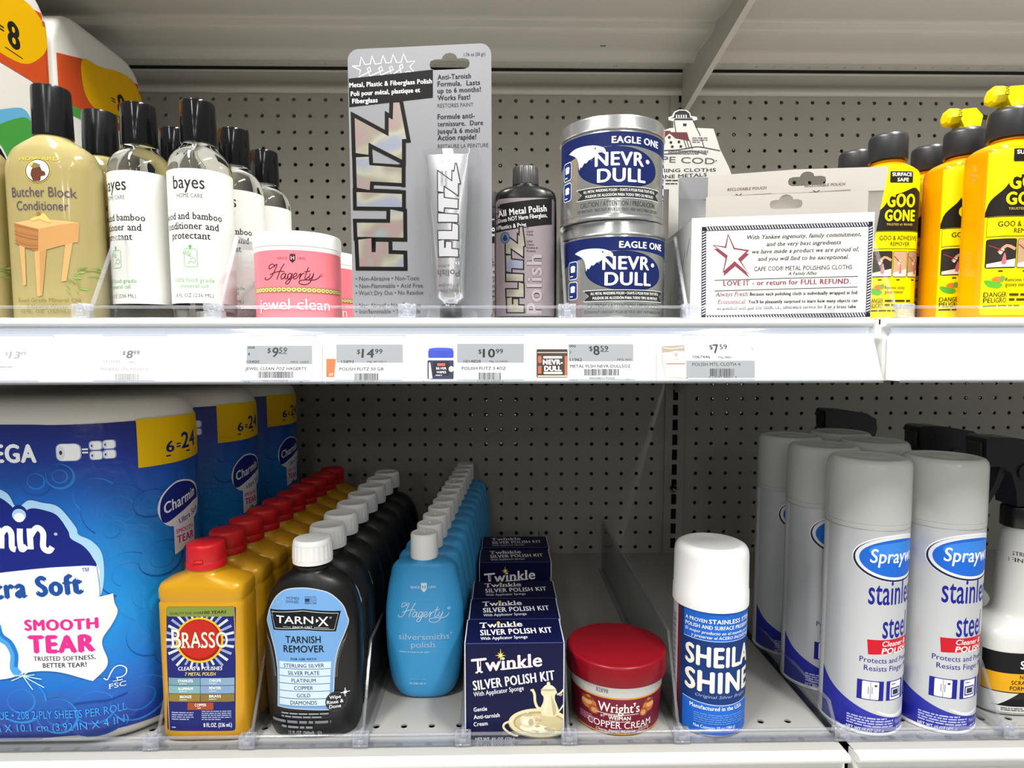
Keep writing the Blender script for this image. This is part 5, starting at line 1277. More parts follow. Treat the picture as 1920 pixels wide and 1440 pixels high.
p.text('NEVR', -1.5, 42.2, 11, wv, w=41, bold=0.07, out='0e1634', ow=0.03); p.ell(23, 46.4, 2.0, 1.7, wv, 12); p.text('DULL', 0.5, 29.4, 11, wv, w=41, bold=0.07, out='0e1634', ow=0.03)
p.poly([(-39, 16.5), (39, 16.5), (34, 21), (39, 25.5), (-39, 25.5), (-34, 21)], '2a2a2c'); p.line([(-39, 16.5), (39, 16.5), (34, 21), (39, 25.5), (-39, 25.5), (-34, 21)], 0.5, 'c9cac6', True)
p.text('ALL METAL WADDING POLISH \u2022 OUATE \u00c0 POLIR POUR TOUT M\u00c9TAL', 0, 21.8, 2.3, 'd8d8d4', w=64, bold=0.05); p.text('PULIDOR DE ALGOD\u00d3N PARA TODO TIPO DE METALES', 0, 18.0, 2.3, 'd8d8d4', w=60, bold=0.05)
p.text('CAUTION / ATTENTION / PRECAUCI\u00d3N:', -1, 10.4, 4.2, '3a3a36', w=68, bold=0.02); p.text('EYE IRRITANT / IRRITANT POUR LES YEUX / IRRITANTE PARA LOS OJOS', -1, 6.4, 2.5, '4a4a46', w=74, bold=0.04)
for x0 in (-57, 47):
    for y0 in (36.5, 19.5):
        p.rect(x0-0.6, y0-0.6, x0+11.6, y0+14.6, 'd5d8e2', 2.5); p.rect(x0, y0, x0+11, y0+14, '162c66', 2); p.ell(x0+5.5, y0+9.5, 3.4, 1.6, wv, 14); p.rect(x0+2.6, y0+5.5, x0+8.4, y0+8.5, wv, 0.8); p.fine(x0+1.5, y0+1.5, x0+9.5, y0+3, 1, wv)
p.build('label', root, on_cyl(RN), du=2.5)
dup(root, 'silver and blue tin with eagle label, upper of the stack of two', (0.0977, 0.5527, ZU+0.0822), face_cam(0.0977, 0.5527)+0.19)

# ---- white display box with polishing cloth pouches
cardw = M('white_card', 'd6d4ce', 0.55, noise=0.02, nscale=60); side_g = M('plank_print_side', 'a9a9a6', 0.5)
B0 = (0.226, 0.5025, ZU); BR_ = atan2(0.490-0.515, 0.2965-0.160)
root = thing('display_box', 'white open display box with star and rope border, lighthouse header card behind', 'display box', B0)
W = 69.4; th = BR_
def bp(u, d): return (u*cos(th)-d*sin(th)*1.0, u*sin(th)+d*cos(th))
FL, FR_ = bp(-W, 0), bp(W, 0); BL, BK = (-64.0, 112.0), (86.0, 112.0)
def wall(g, a, b, z0, z1, mat, t=1.2):
    dx, dy = b[0]-a[0], b[1]-a[1]; L = sqrt(dx*dx+dy*dy); nx, ny = -dy/L*t, dx/L*t
    g.prism([a, b, (b[0]+nx, b[1]+ny), (a[0]+nx, a[1]+ny)], 'z', z0, z1, mat)
g = G(); wall(g, FL, FR_, 0, 84, cardw); g.build('front_panel', root)
g = G(); wall(g, BL, FL, 0, 82.5, side_g)
for k in range(6):
    a = 0.1+0.15*k
    q = lambda s_, z: (BL[0]+(FL[0]-BL[0])*s_-0.12, BL[1]+(FL[1]-BL[1])*s_, z)
    g.add([q(a, 10+k*9), q(a+0.09, 24+k*9), q(a+0.1, 24+k*9), q(a+0.01, 10+k*9)], [(0, 1, 2, 3)], M('plank_line', '4a4a4c', 0.6))
g.build('side_panel', root, fixn=False)
g = G(); wall(g, FR_, BK, 0, 82.5, cardw); g.build('side_panel', root)
g = G(); g.prism([FL, FR_, BK, BL], 'z', 0.2, 1.2, cardw); g.build('base', root)
cv7 = crop_plane(1240, 370, 4, B0, 0.0, th)
p = Print(cv7)
ropec = '2b2b38'
def rope(x0, y0, x1, y1, n, w):
    L = sqrt((x1-x0)**2+(y1-y0)**2); ux, uy = (x1-x0)/L, (y1-y0)/L; px_, py_ = -uy, ux
    p.line([(x0, y0), (x1, y1)], w, ropec); uvs = []
    for k in range(n):
        s_ = (k+0.5)/n*L; cx, cy = x0+ux*s_, y0+uy*s_; d = L/n
        a = [(cx-ux*d*0.5-px_*w*0.4, cy-uy*d*0.5-py_*w*0.4), (cx-ux*d*0.1-px_*w*0.4, cy-uy*d*0.1-py_*w*0.4), (cx+ux*d*0.5+px_*w*0.36, cy+uy*d*0.5+py_*w*0.36), (cx+ux*d*0.12+px_*w*0.36, cy+uy*d*0.12+py_*w*0.36)]
        p.poly(a, 'd0cfd2'); p.lay -= 1
    p.lay += 1
rope(335, 236, 1565, 202, 58, 34); rope(320, 245, 316, 905, 32, 34); rope(1572, 215, 1548, 880, 32, 34); rope(330, 903, 1550, 880, 58, 34)
for x, y in ((320, 238), (1570, 198), (316, 903), (1550, 880)): p.rect(x-16, y-16, x+16, y+16, '1d1d26')
S1 = [(500, 275), (548, 382), (655, 398), (585, 465), (660, 580), (550, 490), (462, 565), (488, 440), (388, 358), (480, 372)]
mrn = '7d3a4a'
p.poly([(x+4, y+26) for x, y in S1], mrn); p.poly(offset_poly(S1, 3), mrn); p.poly(offset_poly(S1, -9), cardw)
for t_, x_, y_, w_ in (('With Yankee ingenuity, family commitment,', 1070, 302, 855), ('and the very best ingredients', 1068, 358, 560), ('we have made a product we are proud of,', 1080, 412, 800), ('and you will find to be exceptional.', 1064, 468, 680)):
    p.text(t_, x_, y_, 33, '2e2a30', w=w_, bold=0.035, shear=0.22, serif=True)
p.text('CAPE COD\u00ae METAL POLISHING CLOTHS', 1062, 545, 34, '2e2a30', w=735, bold=0.01, serif=True); p.text('A Family Affair', 1060, 580, 25, '2e2a30', w=222, bold=0.02, shear=0.2, serif=True)
p.line([(398, 622), (1475, 592), (1472, 672), (400, 702)], 5, '2e2a30', True)
p.text('LOVE IT - or return for FULL REFUND.', 942, 655, 40, mrn, w=955, bold=0.07)
p.text('Always Fresh:', 402, 744, 36, mrn, w=255, al='l', shear=0.25, serif=True); p.text('Because each polishing cloth is individually wrapped in foil.', 664, 738, 27, '1f1d22', w=812, al='l', bold=0.085)
p.text('Economical:', 422, 800, 34, mrn, w=214, al='l', shear=0.25, serif=True); p.text("You'll be pleasantly surprised to learn how many objects can", 652, 796, 27, '1f1d22', w=818, al='l', bold=0.085)
p.text('be polished with just one cloth, i.e., silverware service for 8 or a brass tuba.', 420, 842, 27, '1f1d22', w=1045, al='l', bold=0.085)
p.build('front_print', root, lambda u, v, o: (u*cos(th)+o*sin(th), u*sin(th)-o*cos(th), v))
# header card with lighthouse
HD = -108.0
cv6 = crop_plane(1220, 180, 4, B0, HD)
out = [(-330, 700), (-330, 560), (-200, 400), (-60, 300), (40, 262), (92, 262), (140, 242), (172, 240), (170, 190), (135, 182), (132, 160), (160, 150), (176, 118), (215, 102), (270, 106), (296, 128), (300, 150), (346, 158), (350, 178), (320, 186), (336, 240), (470, 246), (520, 400), (590, 545), (640, 700)]
o2 = [cv6(x, y) for x, y in out]
g = G(); sheet(g, o2, [], 107.6, 108.4, M('header_card', 'b2b0aa', 0.5)); 
lo = min(z for x, z in o2); xs_ = [x for x, z in o2]; g.box(max(min(xs_)+20, -62), max(xs_)-2, 107.6, 108.4, 1.2, lo+0.5, M('header_card', 'b2b0aa', 0.5)); g.build('header_card', root)
p = Print(cv6); kk = '26242a'; br = '5a2e30'
p.poly([(182, 170), (310, 170), (318, 182), (172, 182)], kk); p.poly([(172, 160), (182, 126), (215, 110), (262, 112), (288, 132), (294, 160), (320, 166), (150, 166)], kk)
for k in range(5): p.rect(188+k*18, 142, 198+k*18, 166, 'b2b0aa')
p.line([(176, 186), (188, 275)], 6, kk); p.line([(316, 184), (372, 300)], 6, kk); p.rect(242, 208, 268, 226, kk)
p.poly([(100, 262), (146, 262), (150, 272), (272, 274), (290, 338), (184, 318), (140, 280), (104, 312)], br)
for x, y in ((130, 302), (142, 340), (202, 336), (152, 372), (216, 370)): p.rect(x, y, x+18, y+18, kk)
for x in (248, 268, 290): p.line([(x, 332), (x+22, 398)], 5, kk)
p.line([(376, 310), (400, 388)], 5, kk); p.line([(100, 410), (210, 404), (340, 382), (420, 392), (520, 412)], 6, kk, smooth=3); p.line([(100, 436), (180, 432), (300, 412), (420, 438)], 8, '55525a', smooth=4)
p.fine(310, 308, 425, 354, 3, '55525a', 0.4, 5); p.fine(130, 408, 430, 440, 3, '45424a', 0.5, 8)
p.text('CAPE COD', 478, 512, 46, '4f4a4e', w=560, al='r', serif=True, rot=-2); p.text('\u2022', 490, 500, 30, '4f4a4e')
p.text('POLISHING CLOTHS', 488, 566, 26, kk, w=590, al='r', bold=0.01, serif=True, rot=1); p.text('FOR FINE METALS', 420, 602, 26, kk, w=500, al='r', bold=0.01, serif=True, rot=3)
p.fine(110, 626, 330, 642, 1, kk, 0.5); p.fine(110, 652, 270, 664, 1, kk, 0.6)
p.build('header_print', root, lambda u, v, o: (u, 107.6-o, v))
# pouches
def pouch(label, x, y, rz, hw, top, mat, flare=0.0, lean=0.0, hole=None, bulge=5.0):
    t = thing('cloth_pouch', label, 'pouch', (x, y, ZU+0.0014), rz, 'foil pouches in the display box')
    g = G(); nx, nz = 16, 14; zt = top-19
    grid = {}
    vs = []; 
    for side in (-1, 1):
        for j in range(nz+1):
            for i in range(nx+1):
                s_ = -1+2*i/nx; tt_ = j/nz; z = tt_*zt
                b = bulge*(1-s_**4)*(max(0, sin(pi*min(1, tt_*1.08)))**0.6 if tt_ < 0.925 else 0)
                vs.append((s_*(hw-flare*(1-tt_)), side*(0.25+b)+lean*tt_*tt_*40+0.6*sin(s_*5+tt_*3), z))
    K = (nx+1)*(nz+1); fs = []
    for sd in (0, 1):
        for j in range(nz):
            for i in range(nx):
                a = sd*K+j*(nx+1)+i; fs.append((a, a+1, a+nx+2, a+nx+1))
    g.add(vs, fs, mat); g.build('foil_bag', t, sharp=80)
    g = G(); o_ = [(-hw, zt), (hw, zt), (hw+flare*0.25, top-1), (hw+flare*0.2-1, top), (0, top+(1.5 if flare else 0)), (-hw+1, top), (-hw, top-1)]
    sheet(g, o_, [hang_hole(*hole)] if hole else [], lean*40-0.2, lean*40+0.2, mat)
    g.build('hang_strip', t, sharp=30); 
    return t
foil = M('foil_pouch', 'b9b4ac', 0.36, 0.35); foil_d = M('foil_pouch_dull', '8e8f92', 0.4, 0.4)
p1 = pouch('silver foil pouch with hanging slot, directly behind the box front', 0.2385, 0.5235, th, 64.0, 104.5, foil, 0, 0, (0.5, 96.0, 26, 7.5), 4)
p2 = pouch('silver foil pouch with scissor marks, second behind the box front, its right corner sticking out', 0.252, 0.545, th-0.03, 70, 125, foil, 8, -0.35, (10.0, 116.5, 30, 7.5), 5)
pr = Print(); 
for x in (-38, 24):
    pr.text('RECLOSABLE POUCH', x, 111.5, 2.4, '6a5652', w=32, bold=0.05, shear=0.2); pr.line([(x-12, 107), (x+20, 107.6)], 0.3, '6a5652'); pr.line([(x-9, 108.5), (x-4, 105.5)], 0.6, '4a3c3a'); pr.line([(x-9, 105.5), (x-4, 108.5)], 0.6, '4a3c3a')
pr.line([(-50, 107.2), (44, 107.2)], 0.2, '8a7a74')
pr.build('marks', p2, on_front(-14.3))
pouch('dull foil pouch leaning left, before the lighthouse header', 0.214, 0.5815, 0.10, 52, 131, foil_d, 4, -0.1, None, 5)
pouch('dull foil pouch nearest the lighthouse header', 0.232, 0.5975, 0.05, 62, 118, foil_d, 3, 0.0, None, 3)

# ================================================================== UPPER SHELF, RIGHT BAY: orange cleaner bottles
amber = cloudy('orange_cleaner', 'ffae00', 'ffc428', 0.3, 0.08, 0.08)
def goo_ring(hx, hy, n): return smooth_rings([(0, hx-3, hy-3, n), (1.2, hx-0.8, hy-0.8, n), (4, hx, hy, n), (60, hx, hy, n), (142, hx, hy, n), (147, hx-0.6, hy-0.5, n), (151.5, hx-4, hy-3, n-0.3), (154.5, hx*0.68, hy*0.76, 2.4), (156.5, 14.6, 14.4, 2), (158, 13.6, 13.6, 2), (163, 13.4, 13.4, 2)], 3)
yel, gk = 'e8d400', '1c1a14'
def goo(label, x, y, hx, hy, n, name, k, off=0.0):
    t = thing(name, label, 'bottle', (x, y, ZU), 0, 'orange cleaner bottles with yellow labels')
    RG = goo_ring(hx, hy, n)
    g = G(); g.loft(RG, amber, 64); g.lathe([(157, 13.8), (157.4, 15), (158.4, 15), (158.8, 13.8)], amber, 40, False, False); g.build('body', t, sharp=50)
    g = G(); g.lathe([(159.6, 14), (159.9, 16.8), (161, 17.4), (181, 17.2), (183.8, 16.4), (185, 14.6), (185, 0.01)], M('dark_grey_cap', '2a2a2c', 0.35), 72, True, False)
    g.box(-14, 14, -3.2, 3.2, 184.5, 186.0, M('dark_grey_cap'), 0.8, 1); g.build('cap', t, sharp=45)
    p = Print(lambda x, y: (x+off, y), 0.012); q = lambda u: u*k
    lw = hx-1.4
    p.rect(-lw, 6, lw, 147, yel, 3)
    p.rect(q(-11.5), 135, q(11), 146, gk, 1.2); p.text('SURFACE', q(0), 141.4, 3.4, 'f4f2ea', w=q(19), bold=0.07); p.text('SAFE', q(1), 136.4, 3.4, 'f4f2ea', w=q(11), bold=0.07)
    p.poly(catmull([(-lw, 92), (-lw+2, 104), (q(-16), 113), (q(-10), 122), (q(2), 126.5), (q(13), 131), (q(19), 128.5)], 4)+[(lw, 126), (lw, 90), (-lw, 90)], gk)
    p.text('GOO', q(0.5), 112.8, 12.4, yel, w=q(28), bold=0.12, out=gk, ow=0.05); p.text('GONE', q(0.2), 99.6, 10.6, yel, w=q(30), bold=0.12, out=gk, ow=0.05)
    p.text('TRUSTED #1 BRAND', q(0), 95, 2.2, 'a8983c', w=q(26), bold=0.04)
    p.line([(-lw+1, 89.5), (lw-1, 89.5), (lw-1, 73), (-lw+1, 73)], 0.6, gk, True)
    p.text('GOO & ADHESIVE', q(0), 81.2, 4.6, '3a2c08', w=q(37), bold=0.05); p.text('REMOVER', q(1), 75.8, 4.0, '3a2c08', w=q(19), bold=0.05)
    for x0, x1, c in ((-lw+1, q(-6), '2b2622'), (q(-5.4), q(8.6), 'a88a6c'), (q(9.2), lw-1, '9a7a5c')):
        p.rect(x0, 46, x1, 71, gk, 1.5); p.rect(x0+0.4, 46.4, x1-0.4, 70.6, c, 1.3)
        m_ = (x0+x1)/2; w_ = (x1-x0)
        p.poly([(x0+0.6, 47), (x1-0.6, 47), (x1-0.6, 54), (x0+0.6, 50)], 'cfc4b8'); p.poly(catmull([(m_-w_*0.05, 50), (m_+w_*0.02, 58), (m_+w_*0.08, 58), (m_+w_*0.12, 50)], 3, True), 'b4606a'); p.line([(m_-w_*0.15, 59), (m_+w_*0.1, 65), (x1-1, 62)], w_*0.12, 'b98a6c', smooth=3); p.line([(m_-w_*0.12, 58), (m_, 62)], w_*0.09, 'd0ccc8'); p.line([(x0+1, 66), (m_, 60)], 0.8, '8a2a24')
        p.fine(m_-3, 42.4, m_+3, 44.6, 1, '3a2c08')
    p.poly(catmull([(-lw+1.2, 36), (-lw+3, 30.5), (-lw+9, 29), (-lw+12, 32), (-lw+8, 34)], 4, True), '4f9a2a'); p.ell(-lw+8.5, 36.5, 4.0, 2.4, 'c9702a', 16); p.ell(-lw+11.5, 37, 2, 2.6, '6d8a3c', 12)
    p.text('Removes sticky,', -lw+14, 34.6, 3.6, '3a3410', w=q(20), al='l', bold=0.04); p.text('gooey messes', -lw+14, 30.4, 3.6, '3a3410', w=q(18), al='l', bold=0.04)
    p.text('DANGER:', -lw+1, 21.5, 4.4, '3a3410', w=q(12.5), al='l', bold=0.05); p.text('PELIGRO:', -lw+1, 16.6, 4.4, '3a3410', w=q(12.5), al='l', bold=0.05); p.fine(-lw+q(14.5), 17, lw-1, 25.5, 2, '3a3410', 0.5); p.fine(-lw+1, 12.6, lw-8, 15.2, 1, '3a3410', 0.5)
    p.build('label', t, on_loft(RG), du=1.5, dv=4, base=0.25, clip=(-hx+0.6, hx-0.6, 5, 148))
    return t
a1 = goo('slim orange bottle with plain dark cap beside the white display box', 0.3815, 0.618, 27.5, 20, 3.0, 'adhesive_remover_bottle', 1.0, 2.5)
dup(a1, 'slim orange bottle with plain dark cap, second behind the display box side', (0.3795, 0.669, ZU))
b2 = goo('broad orange bottle with plain dark cap, deepest of its row, behind the sprayers', 0.4475, 0.6525, 30.5, 23, 3.4, 'adhesive_remover_bottle', 1.22)
yk = M('yellow_nozzle', 'e2cf00', 0.3); bkp = M('sprayer_black', '141416', 0.3)
def sprayer(label, x, y):
    t = dup(b2, label, (x, y, ZU)); t.name = 'adhesive_remover_sprayer'
    g = G(); g.lathe([(184, 9), (187, 8.6), (193, 7.6), (196, 7)], yk, 32); g.prism([(-6, 186), (9, 186), (11, 197), (4, 204), (-8, 203), (-10, 194)], 'y', -7.5, 7.5, yk)
    s_ = g.build('spray_head', t, sharp=35)
    g = G(); vs = []; fs = []
    prof = [(-8, 7.2), (-10, 8.8), (-17, 9.4), (-19, 8.6), (-21, 5.2), (-21.2, 2)]
    for xx, r in prof:
        for k in range(8):
            a = 2*pi*k/8+0.2; vs.append((xx, r*cos(a), 198+0.9*r*sin(a)-(xx+8)*-0.12))
    for i in range(len(prof)-1):
        for k in range(8): fs.append((i*8+k, i*8+(k+1) % 8, (i+1)*8+(k+1) % 8, (i+1)*8+k))
    fs.append(tuple(range(8))); fs.append(tuple(range((len(prof)-1)*8, len(prof)*8)))
    g.add(vs, fs, yk); n_ = g.build('nozzle', s_, sharp=25)
    p = Print(); p.text('ON', 0, 0, 4.2, '2a2810', w=7, bold=0.06, rot=0); o_ = p.build('nozzle_mark', s_, lambda u, v, o: (-14+v*0.9, -9.4-o, 198+u*0.9))
    g = G(); g.prism([(0, 201), (10, 199), (26, 196), (38, 195), (40, 191), (30, 189), (20, 192), (8, 195), (2, 198)], 'y', -6, 6, bkp); g.build('lever', t, sharp=40)
    return t
sprayer('broad orange bottle with yellow sprayer nozzle, second from the right edge', 0.4465, 0.6035)
sprayer('broad orange bottle with yellow sprayer nozzle, cut off by the right edge', 0.4495, 0.553)

# ---- paper towel packs deep at the left
tw_w = M('towel_wrap', 'd0cdc6', 0.42, noise=0.02, nscale=15)
TX, TYR, TD, TZ = -0.509, 0.741, 180.0, 373.0
root = thing('paper_towel_pack', 'paper towel pack with yellow patch and black numeral, front one in the top left corner', 'paper towels', (TX, TYR, ZU), 0, 'wrapped paper towel packs')
RC_ = 44.0
g = G(); lo_ = []
for xx, q_ in ((-300, 0), (-7, 0), (-3.2, 0.9), (-1, 3), (0, 7)):
    lo_.append([(xx, y, z) for y, z in rrect(-TD+q_, q_, -q_, TZ-q_, RC_-q_, 8)])
n_ = len(lo_[0]); g.add([v for L_ in lo_ for v in L_], [(i*n_+k, i*n_+(k+1) % n_, (i+1)*n_+(k+1) % n_, (i+1)*n_+k) for i in range(4) for k in range(n_)]+[tuple(range(n_)), tuple(range(4*n_, 5*n_))], tw_w); g.build('wrap', root, sharp=80)
def on_towel(u, v, o):
    dy = max(0, u-(-RC_), (-TD+RC_)-u); dz = max(0, v-(TZ-RC_), RC_-v); d = sqrt(dy*dy+dz*dz)
    e_ = max(0, d-(RC_-7)); return (-(7-sqrt(max(0, 49-min(e_, 7)**2)))+o, u, v)
p = Print(step=0.006)
orr, ye = 'b5451e', 'd0a000'
p.poly([(-176, 268), (-82, 270), (-34, 269), (-2, 262), (-2, 352), (-34, 346), (-90, 338), (-128, 332), (-176, 318)], orr)
p.poly([(-176, 255), (-132, 257), (-132, 268), (-176, 268)], '3f8a3a')
p.poly(catmull([(-130, 331), (-132, 300), (-120, 283), (-95, 280), (-46, 281.5), (-18, 300), (-5, 320), (-8, 338), (-30, 350), (-60, 347), (-95, 337)], 5, True), ye)
p.text('8', -55, 293, 27, '1a1a16', w=17, bold=0.1, rot=0); p.line([(-68, 288), (-44, 287)], 1.2, '1a1a16'); p.text('=', -72, 300, 11, '1a1a16', w=9, bold=0.06)
p.poly(catmull([(-170, 172), (-120, 200), (-70, 226), (-46, 234), (-38, 222), (-60, 205), (-100, 190), (-140, 168)], 5, True), '5a9cc0'); p.poly(catmull([(-165, 160), (-110, 188), (-66, 216), (-42, 226), (-30, 212), (-44, 194), (-100, 160)], 5, True), '3f8a3a')
p.ell(-100, 158, 30, 34, 'c9c9c4', 30); p.ell(-100, 157, 28, 32, '151515', 30)
p.build('wrap_print', root, on_towel, du=6, dv=6, base=0.5)
# clear film gathered at the ends of the pack
g = G(); vs = []; fs = []
for k in range(15):
    a = k/14; y = -TD*0.86+TD*0.80*a; h = 9+3*sin(a*9)+6*a*(1-a)
    vs += [(-70-60*a*(1-a), y, TZ-3), (-60-60*a*(1-a), y+4*sin(k*2.1), TZ+h*0.55), (-66-60*a*(1-a), y, TZ+h)]
for k in range(14):
    for j in range(2): a = k*3+j; fs.append((a, a+3, a+4, a+1))
g.add(vs, fs, clear('film_clear', 'eef0f2', 0.12, 0.08)); g.build('film_crest', root, fixn=False)
dup(root, 'paper towel pack, second from the front, its rounded corner against the shelf above', (TX, TYR+0.1845, ZU))

# ================================================================== PRICE TAGS
TILT = atan2(15.1, 34.8)
BASE = Vector((0, 0.4605, 1.3278)); UPV = Vector((0, sin(TILT), cos(TILT))); NRM = Vector((0, -cos(TILT), sin(TILT)))
def slant_conv(ox, oy, sc, off):
    p0 = BASE+NRM*off*0.001
    def c(x, y):
        d = ray(ox+x/sc, oy+y/sc); t = (p0-CAM).dot(NRM)/d.dot(NRM); P = CAM+d*t
        return (P.x*1000, (P-p0).dot(UPV)*1000)
    return c
paper_w = M('strip_paper', 'b9b9b7', 0.5, 0, 0.2); tag_g = M('tag_grey', '74787c', 0.45, 0, 0.2); tag_w = M('tag_white', 'a3a5a7', 0.45, 0, 0.2)
def slip(name, label, cat, x0, x1, off, quads, draw, crop, group, thick=0.25, slant=0.0, z1=37.2, z0=0.4, mat=None):
    """a paper slip standing in the ticket channel; x0, x1 in picture pixels"""
    cv = slant_conv(0, 0, 1, off); X0, X1 = cv(x0, 680)[0], cv(x1, 680)[0]; xc = (X0+X1)/2
    o = BASE+NRM*off*0.001
    t = thing(name, label, cat, (xc*0.001, o.y, o.z), 0, group); t.rotation_euler = (-TILT, 0, 0)
    g = G(); a, b = X0-xc, X1-xc
    g.prism([(a, z0), (b-slant, z0), (b, z1), (a, z1)], 'y', 0, thick, mat or paper_w); g.build('slip', t, sharp=20)
    c2 = slant_conv(*crop, off)
    p = Print(lambda x, y: (c2(x, y)[0]-xc, c2(x, y)[1]))
    draw(p)
    if p.V: p.build('print', t, lambda u, v, o_: (u, -o_, v), base=0.03)
    return t
STR = 'white picture strips in the ticket channel'; TAGS = 'price tags in the ticket channel'
c4_ = (420, 360, 3.692); c22 = (600, 580, 3.0); c21 = (0, 580, 3.0); c23 = (1200, 560, 2.667)
def line_left(p, x, y0=205, y1=415, c='7a4a36'): p.line([(x, y0), (x, y1)], 2.5, c)
slip('shelf_strip', 'blank white strip left of the jewel cleaner price tag', 'shelf strip', 312, 606, 0.1, None, lambda p: None, c21, STR)
def d1(p):
    p.rect(1835, 278, 1888, 382, 'a8532c'); p.rect(1840, 384, 1876, 402, 'd3c4a0'); p.rect(1842, 214, 1888, 264, 'dcd9cf'); p.text('JO', 1862, 372, 14, 'e3c9b0', w=24); line_left(p, 1813); line_left(p, 1830, c='c9a08c')
slip('shelf_strip', 'white strip with sliver of an orange jar picture', 'shelf strip', 608, 792, 0.1, None, d1, c21, STR)
def d2(p):
    line_left(p, 582)
    p.rect(604, 284, 752, 395, '23263a', 10); p.rect(608, 226, 752, 276, '26348c', 12); p.ell(680, 224, 70, 9, '2c3c9c'); p.rect(606, 274, 752, 286, 'd0d2da')
    p.rect(634, 294, 728, 372, '12131c', 8); p.rect(660, 304, 704, 318, 'b04a3c'); p.text('SILVER', 682, 338, 13, 'c9cbd6', w=60, serif=True); p.text('WIPES', 682, 360, 13, 'c9cbd6', w=54, serif=True); p.fine(650, 366, 716, 376, 1, '8a8ca0'); p.poly([(612, 300), (620, 300), (632, 388), (612, 392)], 'c9cbd6'); p.ell(738, 336, 14, 16, 'c9c69a')
slip('shelf_strip', 'white strip with picture of a blue-lidded silver wipes jar', 'shelf strip', 794, 1001, 0.1, None, d2, c22, STR)
def d3(p):
    line_left(p, 1212)
    p.rect(1218, 224, 1392, 384, '2a2320', 6); p.rect(1222, 240, 1390, 246, '8a7f70'); p.rect(1224, 372, 1390, 380, 'a89c8a'); p.rect(1226, 262, 1246, 302, '8a4a30', 4); p.rect(1226, 318, 1246, 362, '8a4a30', 4); p.rect(1376, 262, 1392, 372, '8a4a30', 4)
    p.rect(1256, 264, 1362, 276, 'd8cdb8', 5); p.text('NEVR-', 1310, 310, 28, 'f1eade', w=112, bold=0.11); p.text('DULL', 1310, 346, 28, 'f1eade', w=96, bold=0.11); p.rect(1258, 352, 1364, 364, 'd8cdb8', 5)
slip('shelf_strip', 'white strip with picture of an old brown and black polish tin', 'shelf strip', 1003, 1231, 0.1, None, d3, c22, STR)
def d4(p):
    line_left(p, 82, 222, 412)
    p.rect(112, 240, 240, 398, 'c9b4a0', 6); p.poly([(108, 238), (226, 232), (232, 262), (112, 270)], '7d7468'); p.line([(112, 244), (160, 250), (228, 240)], 4, 'b0a594', smooth=3)
    p.poly([(126, 278), (230, 276), (236, 392), (132, 394)], 'ece8e0'); p.poly(catmull([(124, 290), (150, 270), (182, 262), (212, 268), (232, 288), (200, 300), (156, 302)], 4, True), 'e4dccc'); p.line([(128, 292), (160, 302), (200, 302), (232, 290)], 3, '6d6258', smooth=3); p.ell(180, 280, 10, 12, '8a7f74')
    p.rect(132, 322, 226, 330, 'c0564a'); p.fine(140, 336, 222, 388, 6, 'c99a8a', 0.35); p.line([(112, 240), (110, 300), (128, 394), (240, 398), (232, 300), (228, 236)], 3, 'a86a56')
    p.text('2', 562, 256, 18, '4a4a4c', w=8)
slip('shelf_strip', 'white strip with picture of a cloth pouch, last before the channel end', 'shelf strip', 1233, 1578, 0.1, None, d4, c23, STR, slant=3.5)
bk2 = '1c1d20'
def price(p, x, y, d, c, hd, wd, under=False, x0=None, col_=bk2):
    """dollar sign, large figure, small raised cents"""
    p.text('$', x-wd*0.56-hd*0.22, y-hd*0.42, hd*0.5, col_, w=hd*0.38, bold=0.04); p.text(d, x, y, hd, col_, w=wd, bold=0.07); p.text(c, x+wd*0.5+hd*0.48, y-hd*0.42, hd*0.55, col_, w=hd*0.82, bold=0.04)
    if under: p.line([(x+wd*0.5+hd*0.05, y-hd*0.34), (x+wd*0.5+hd*0.92, y-hd*0.34)], hd*0.06, col_)
def t0(p):
    p.rect(1388, 205, 1756, 308, tag_g); p.text('008', 1413, 222, 14, bk2, w=38, bold=0.06); p.text('1', 1400, 258, 14, bk2, w=8); price(p, 1545, 268, '9', '59', 56, 36, True)
    p.text('10400', 1422, 302, 16, bk2, w=70, bold=0.03); p.text('MFG: 16007', 1686, 302, 12, bk2, w=102); p.text('JEWEL CLEAN 7OZ HAGERTY', 1552, 342, 18, bk2, w=345, bold=0.03)
    p.barcode(1452, 350, 1650, 386, bk2, 40); p.text('00011130160076', 1548, 406, 10, bk2, w=142); p.fine(1368, 404, 1436, 412, 1, bk2, 0.4); p.fine(1682, 404, 1726, 412, 1, bk2, 0.4)
slip('price_tag', 'price tag reading 9.59 with grey top, below the pink jar', 'price tag', 455, 586, 0.55, None, t0, c21, TAGS, mat=tag_w)
def t1(p):
    p.rect(92, 198, 466, 300, tag_g); price(p, 268, 272, '14', '99', 52, 72); p.text('15893', 154, 302, 16, bk2, w=70, bold=0.03); p.text('Mfg: BP 03511', 318, 300, 11, bk2, w=106); p.text('POLISH FLITZ 50 GR', 234, 344, 18, bk2, w=250, bold=0.03)
    p.barcode(196, 360, 328, 402, bk2, 30, 5); p.text('0 65925 02511 2', 264, 412, 9, bk2, w=150)
slip('price_tag', 'price tag reading 14.99 with grey top, below the silver blister card', 'price tag', 629, 756, 0.55, None, t1, c22, TAGS, mat=tag_w)
def t2(p):
    p.rect(772, 194, 1146, 300, tag_g); price(p, 950, 270, '10', '99', 50, 70); p.text('1014828', 856, 300, 16, bk2, w=96, bold=0.03); p.text('Mfg. LG 04535', 1004, 298, 11, bk2, w=104); p.text('POLISH FLITZ 3.4OZ', 922, 340, 18, bk2, w=248, bold=0.03)
    p.barcode(892, 356, 1020, 398, bk2, 30, 8); p.text('0 65925 04535 4', 958, 408, 9, bk2, w=150)
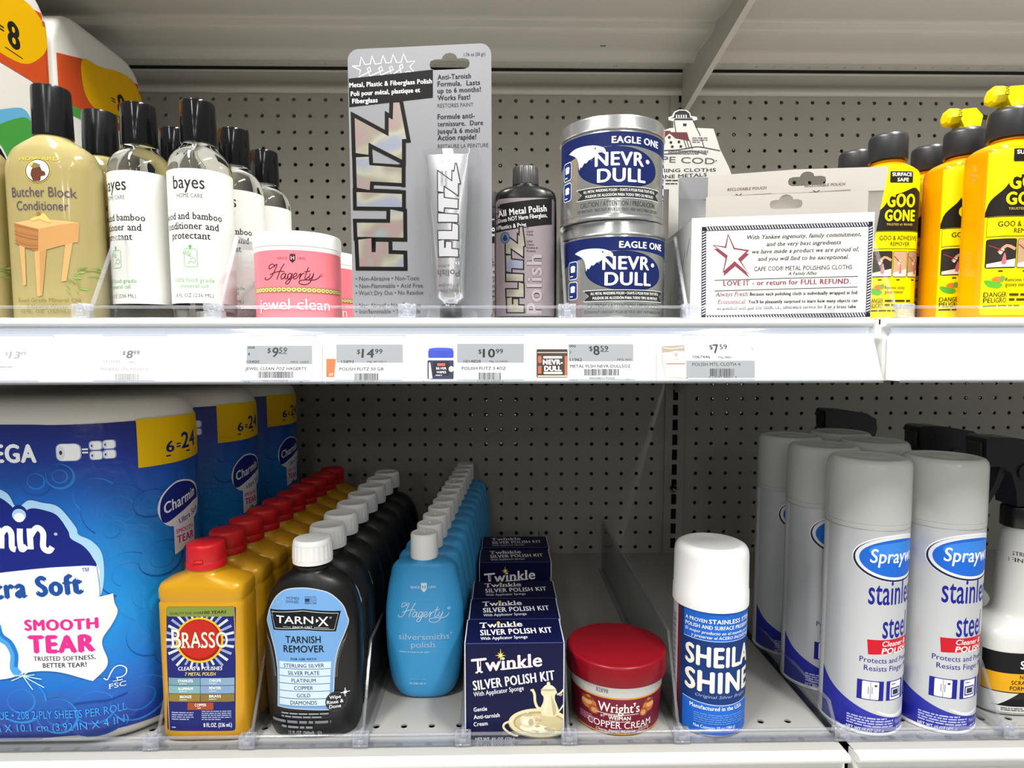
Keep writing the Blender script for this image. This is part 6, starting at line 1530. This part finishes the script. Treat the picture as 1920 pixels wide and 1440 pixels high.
slip('price_tag', 'price tag reading 10.99 with grey top, below the flat black bottle', 'price tag', 857, 983, 0.55, None, t2, c22, TAGS, mat=tag_w)
def t3(p):
    p.rect(1398, 196, 1762, 292, tag_g); p.text('006', 1421, 213, 14, bk2, w=38, bold=0.06); p.text('2', 1409, 248, 16, bk2, w=12); price(p, 1556, 256, '8', '59', 54, 36, True)
    p.text('11962', 1440, 290, 16, bk2, w=68, bold=0.03); p.text('MFG: N/D', 1712, 288, 12, bk2, w=80); p.text('METAL PLSH NEVR-DULL5OZ', 1578, 328, 18, bk2, w=340, bold=0.03); p.barcode(1488, 336, 1684, 372, bk2, 40, 9); p.text('00030852192025', 1586, 392, 10, bk2, w=142); p.fine(1408, 392, 1482, 402, 1, bk2, 0.4); p.fine(1720, 390, 1764, 398, 1, bk2, 0.4)
slip('price_tag', 'price tag reading 8.59 with grey top, below the blue tins', 'price tag', 1065, 1188, 0.55, None, t3, c22, TAGS, mat=tag_w)
def t4(p):
    p.rect(232, 310, 574, 396, tag_g); price(p, 382, 272, '7', '59', 46, 28); p.text('1067446', 308, 298, 15, bk2, w=86, bold=0.03); p.text('Mfg. 88821', 428, 298, 10, bk2, w=70); p.text('POLISH MTL CLOTH 4', 382, 336, 17, bk2, w=240, bold=0.02)
    p.barcode(350, 350, 470, 388, bk2, 28, 12); p.text('0 14797 88821 4', 414, 396, 8, bk2, w=140)
slip('price_tag', 'white price tag reading 7.59 with grey foot, below the display box', 'price tag', 1286, 1411, 0.55, None, t4, c23, TAGS, mat=tag_w)
fd = '7d7f80'
def t5(p):
    price(p, 726, 274, '8', '99', 44, 36, col_='55585a'); p.text('1215595', 630, 300, 13, fd, w=92); p.fine(724, 292, 790, 302, 1, fd, 0.4); p.text('MINERAL OIL FOOD G', 700, 344, 16, fd, w=268); p.barcode(648, 362, 778, 398, fd, 30, 15); p.fine(640, 402, 770, 410, 1, fd, 0.4)
slip('price_tag', 'price tag reading 8.99 behind clouded plastic, below the clear oil bottles', 'price tag', 180, 304, 0.55, None, t5, c21, TAGS, mat=tag_w, slant=3.0)
def t6(p):
    price(p, 78, 276, '13', '99', 40, 62, col_=fd); p.fine(-20, 290, 30, 300, 1, fd, 0.4); p.fine(0, 318, 130, 330, 1, fd, 0.4)
slip('price_tag', 'price tag reading 13.99, cut off by the left edge', 'price tag', -80, 88, 0.55, None, t6, c21, TAGS, mat=tag_w, slant=3.0)
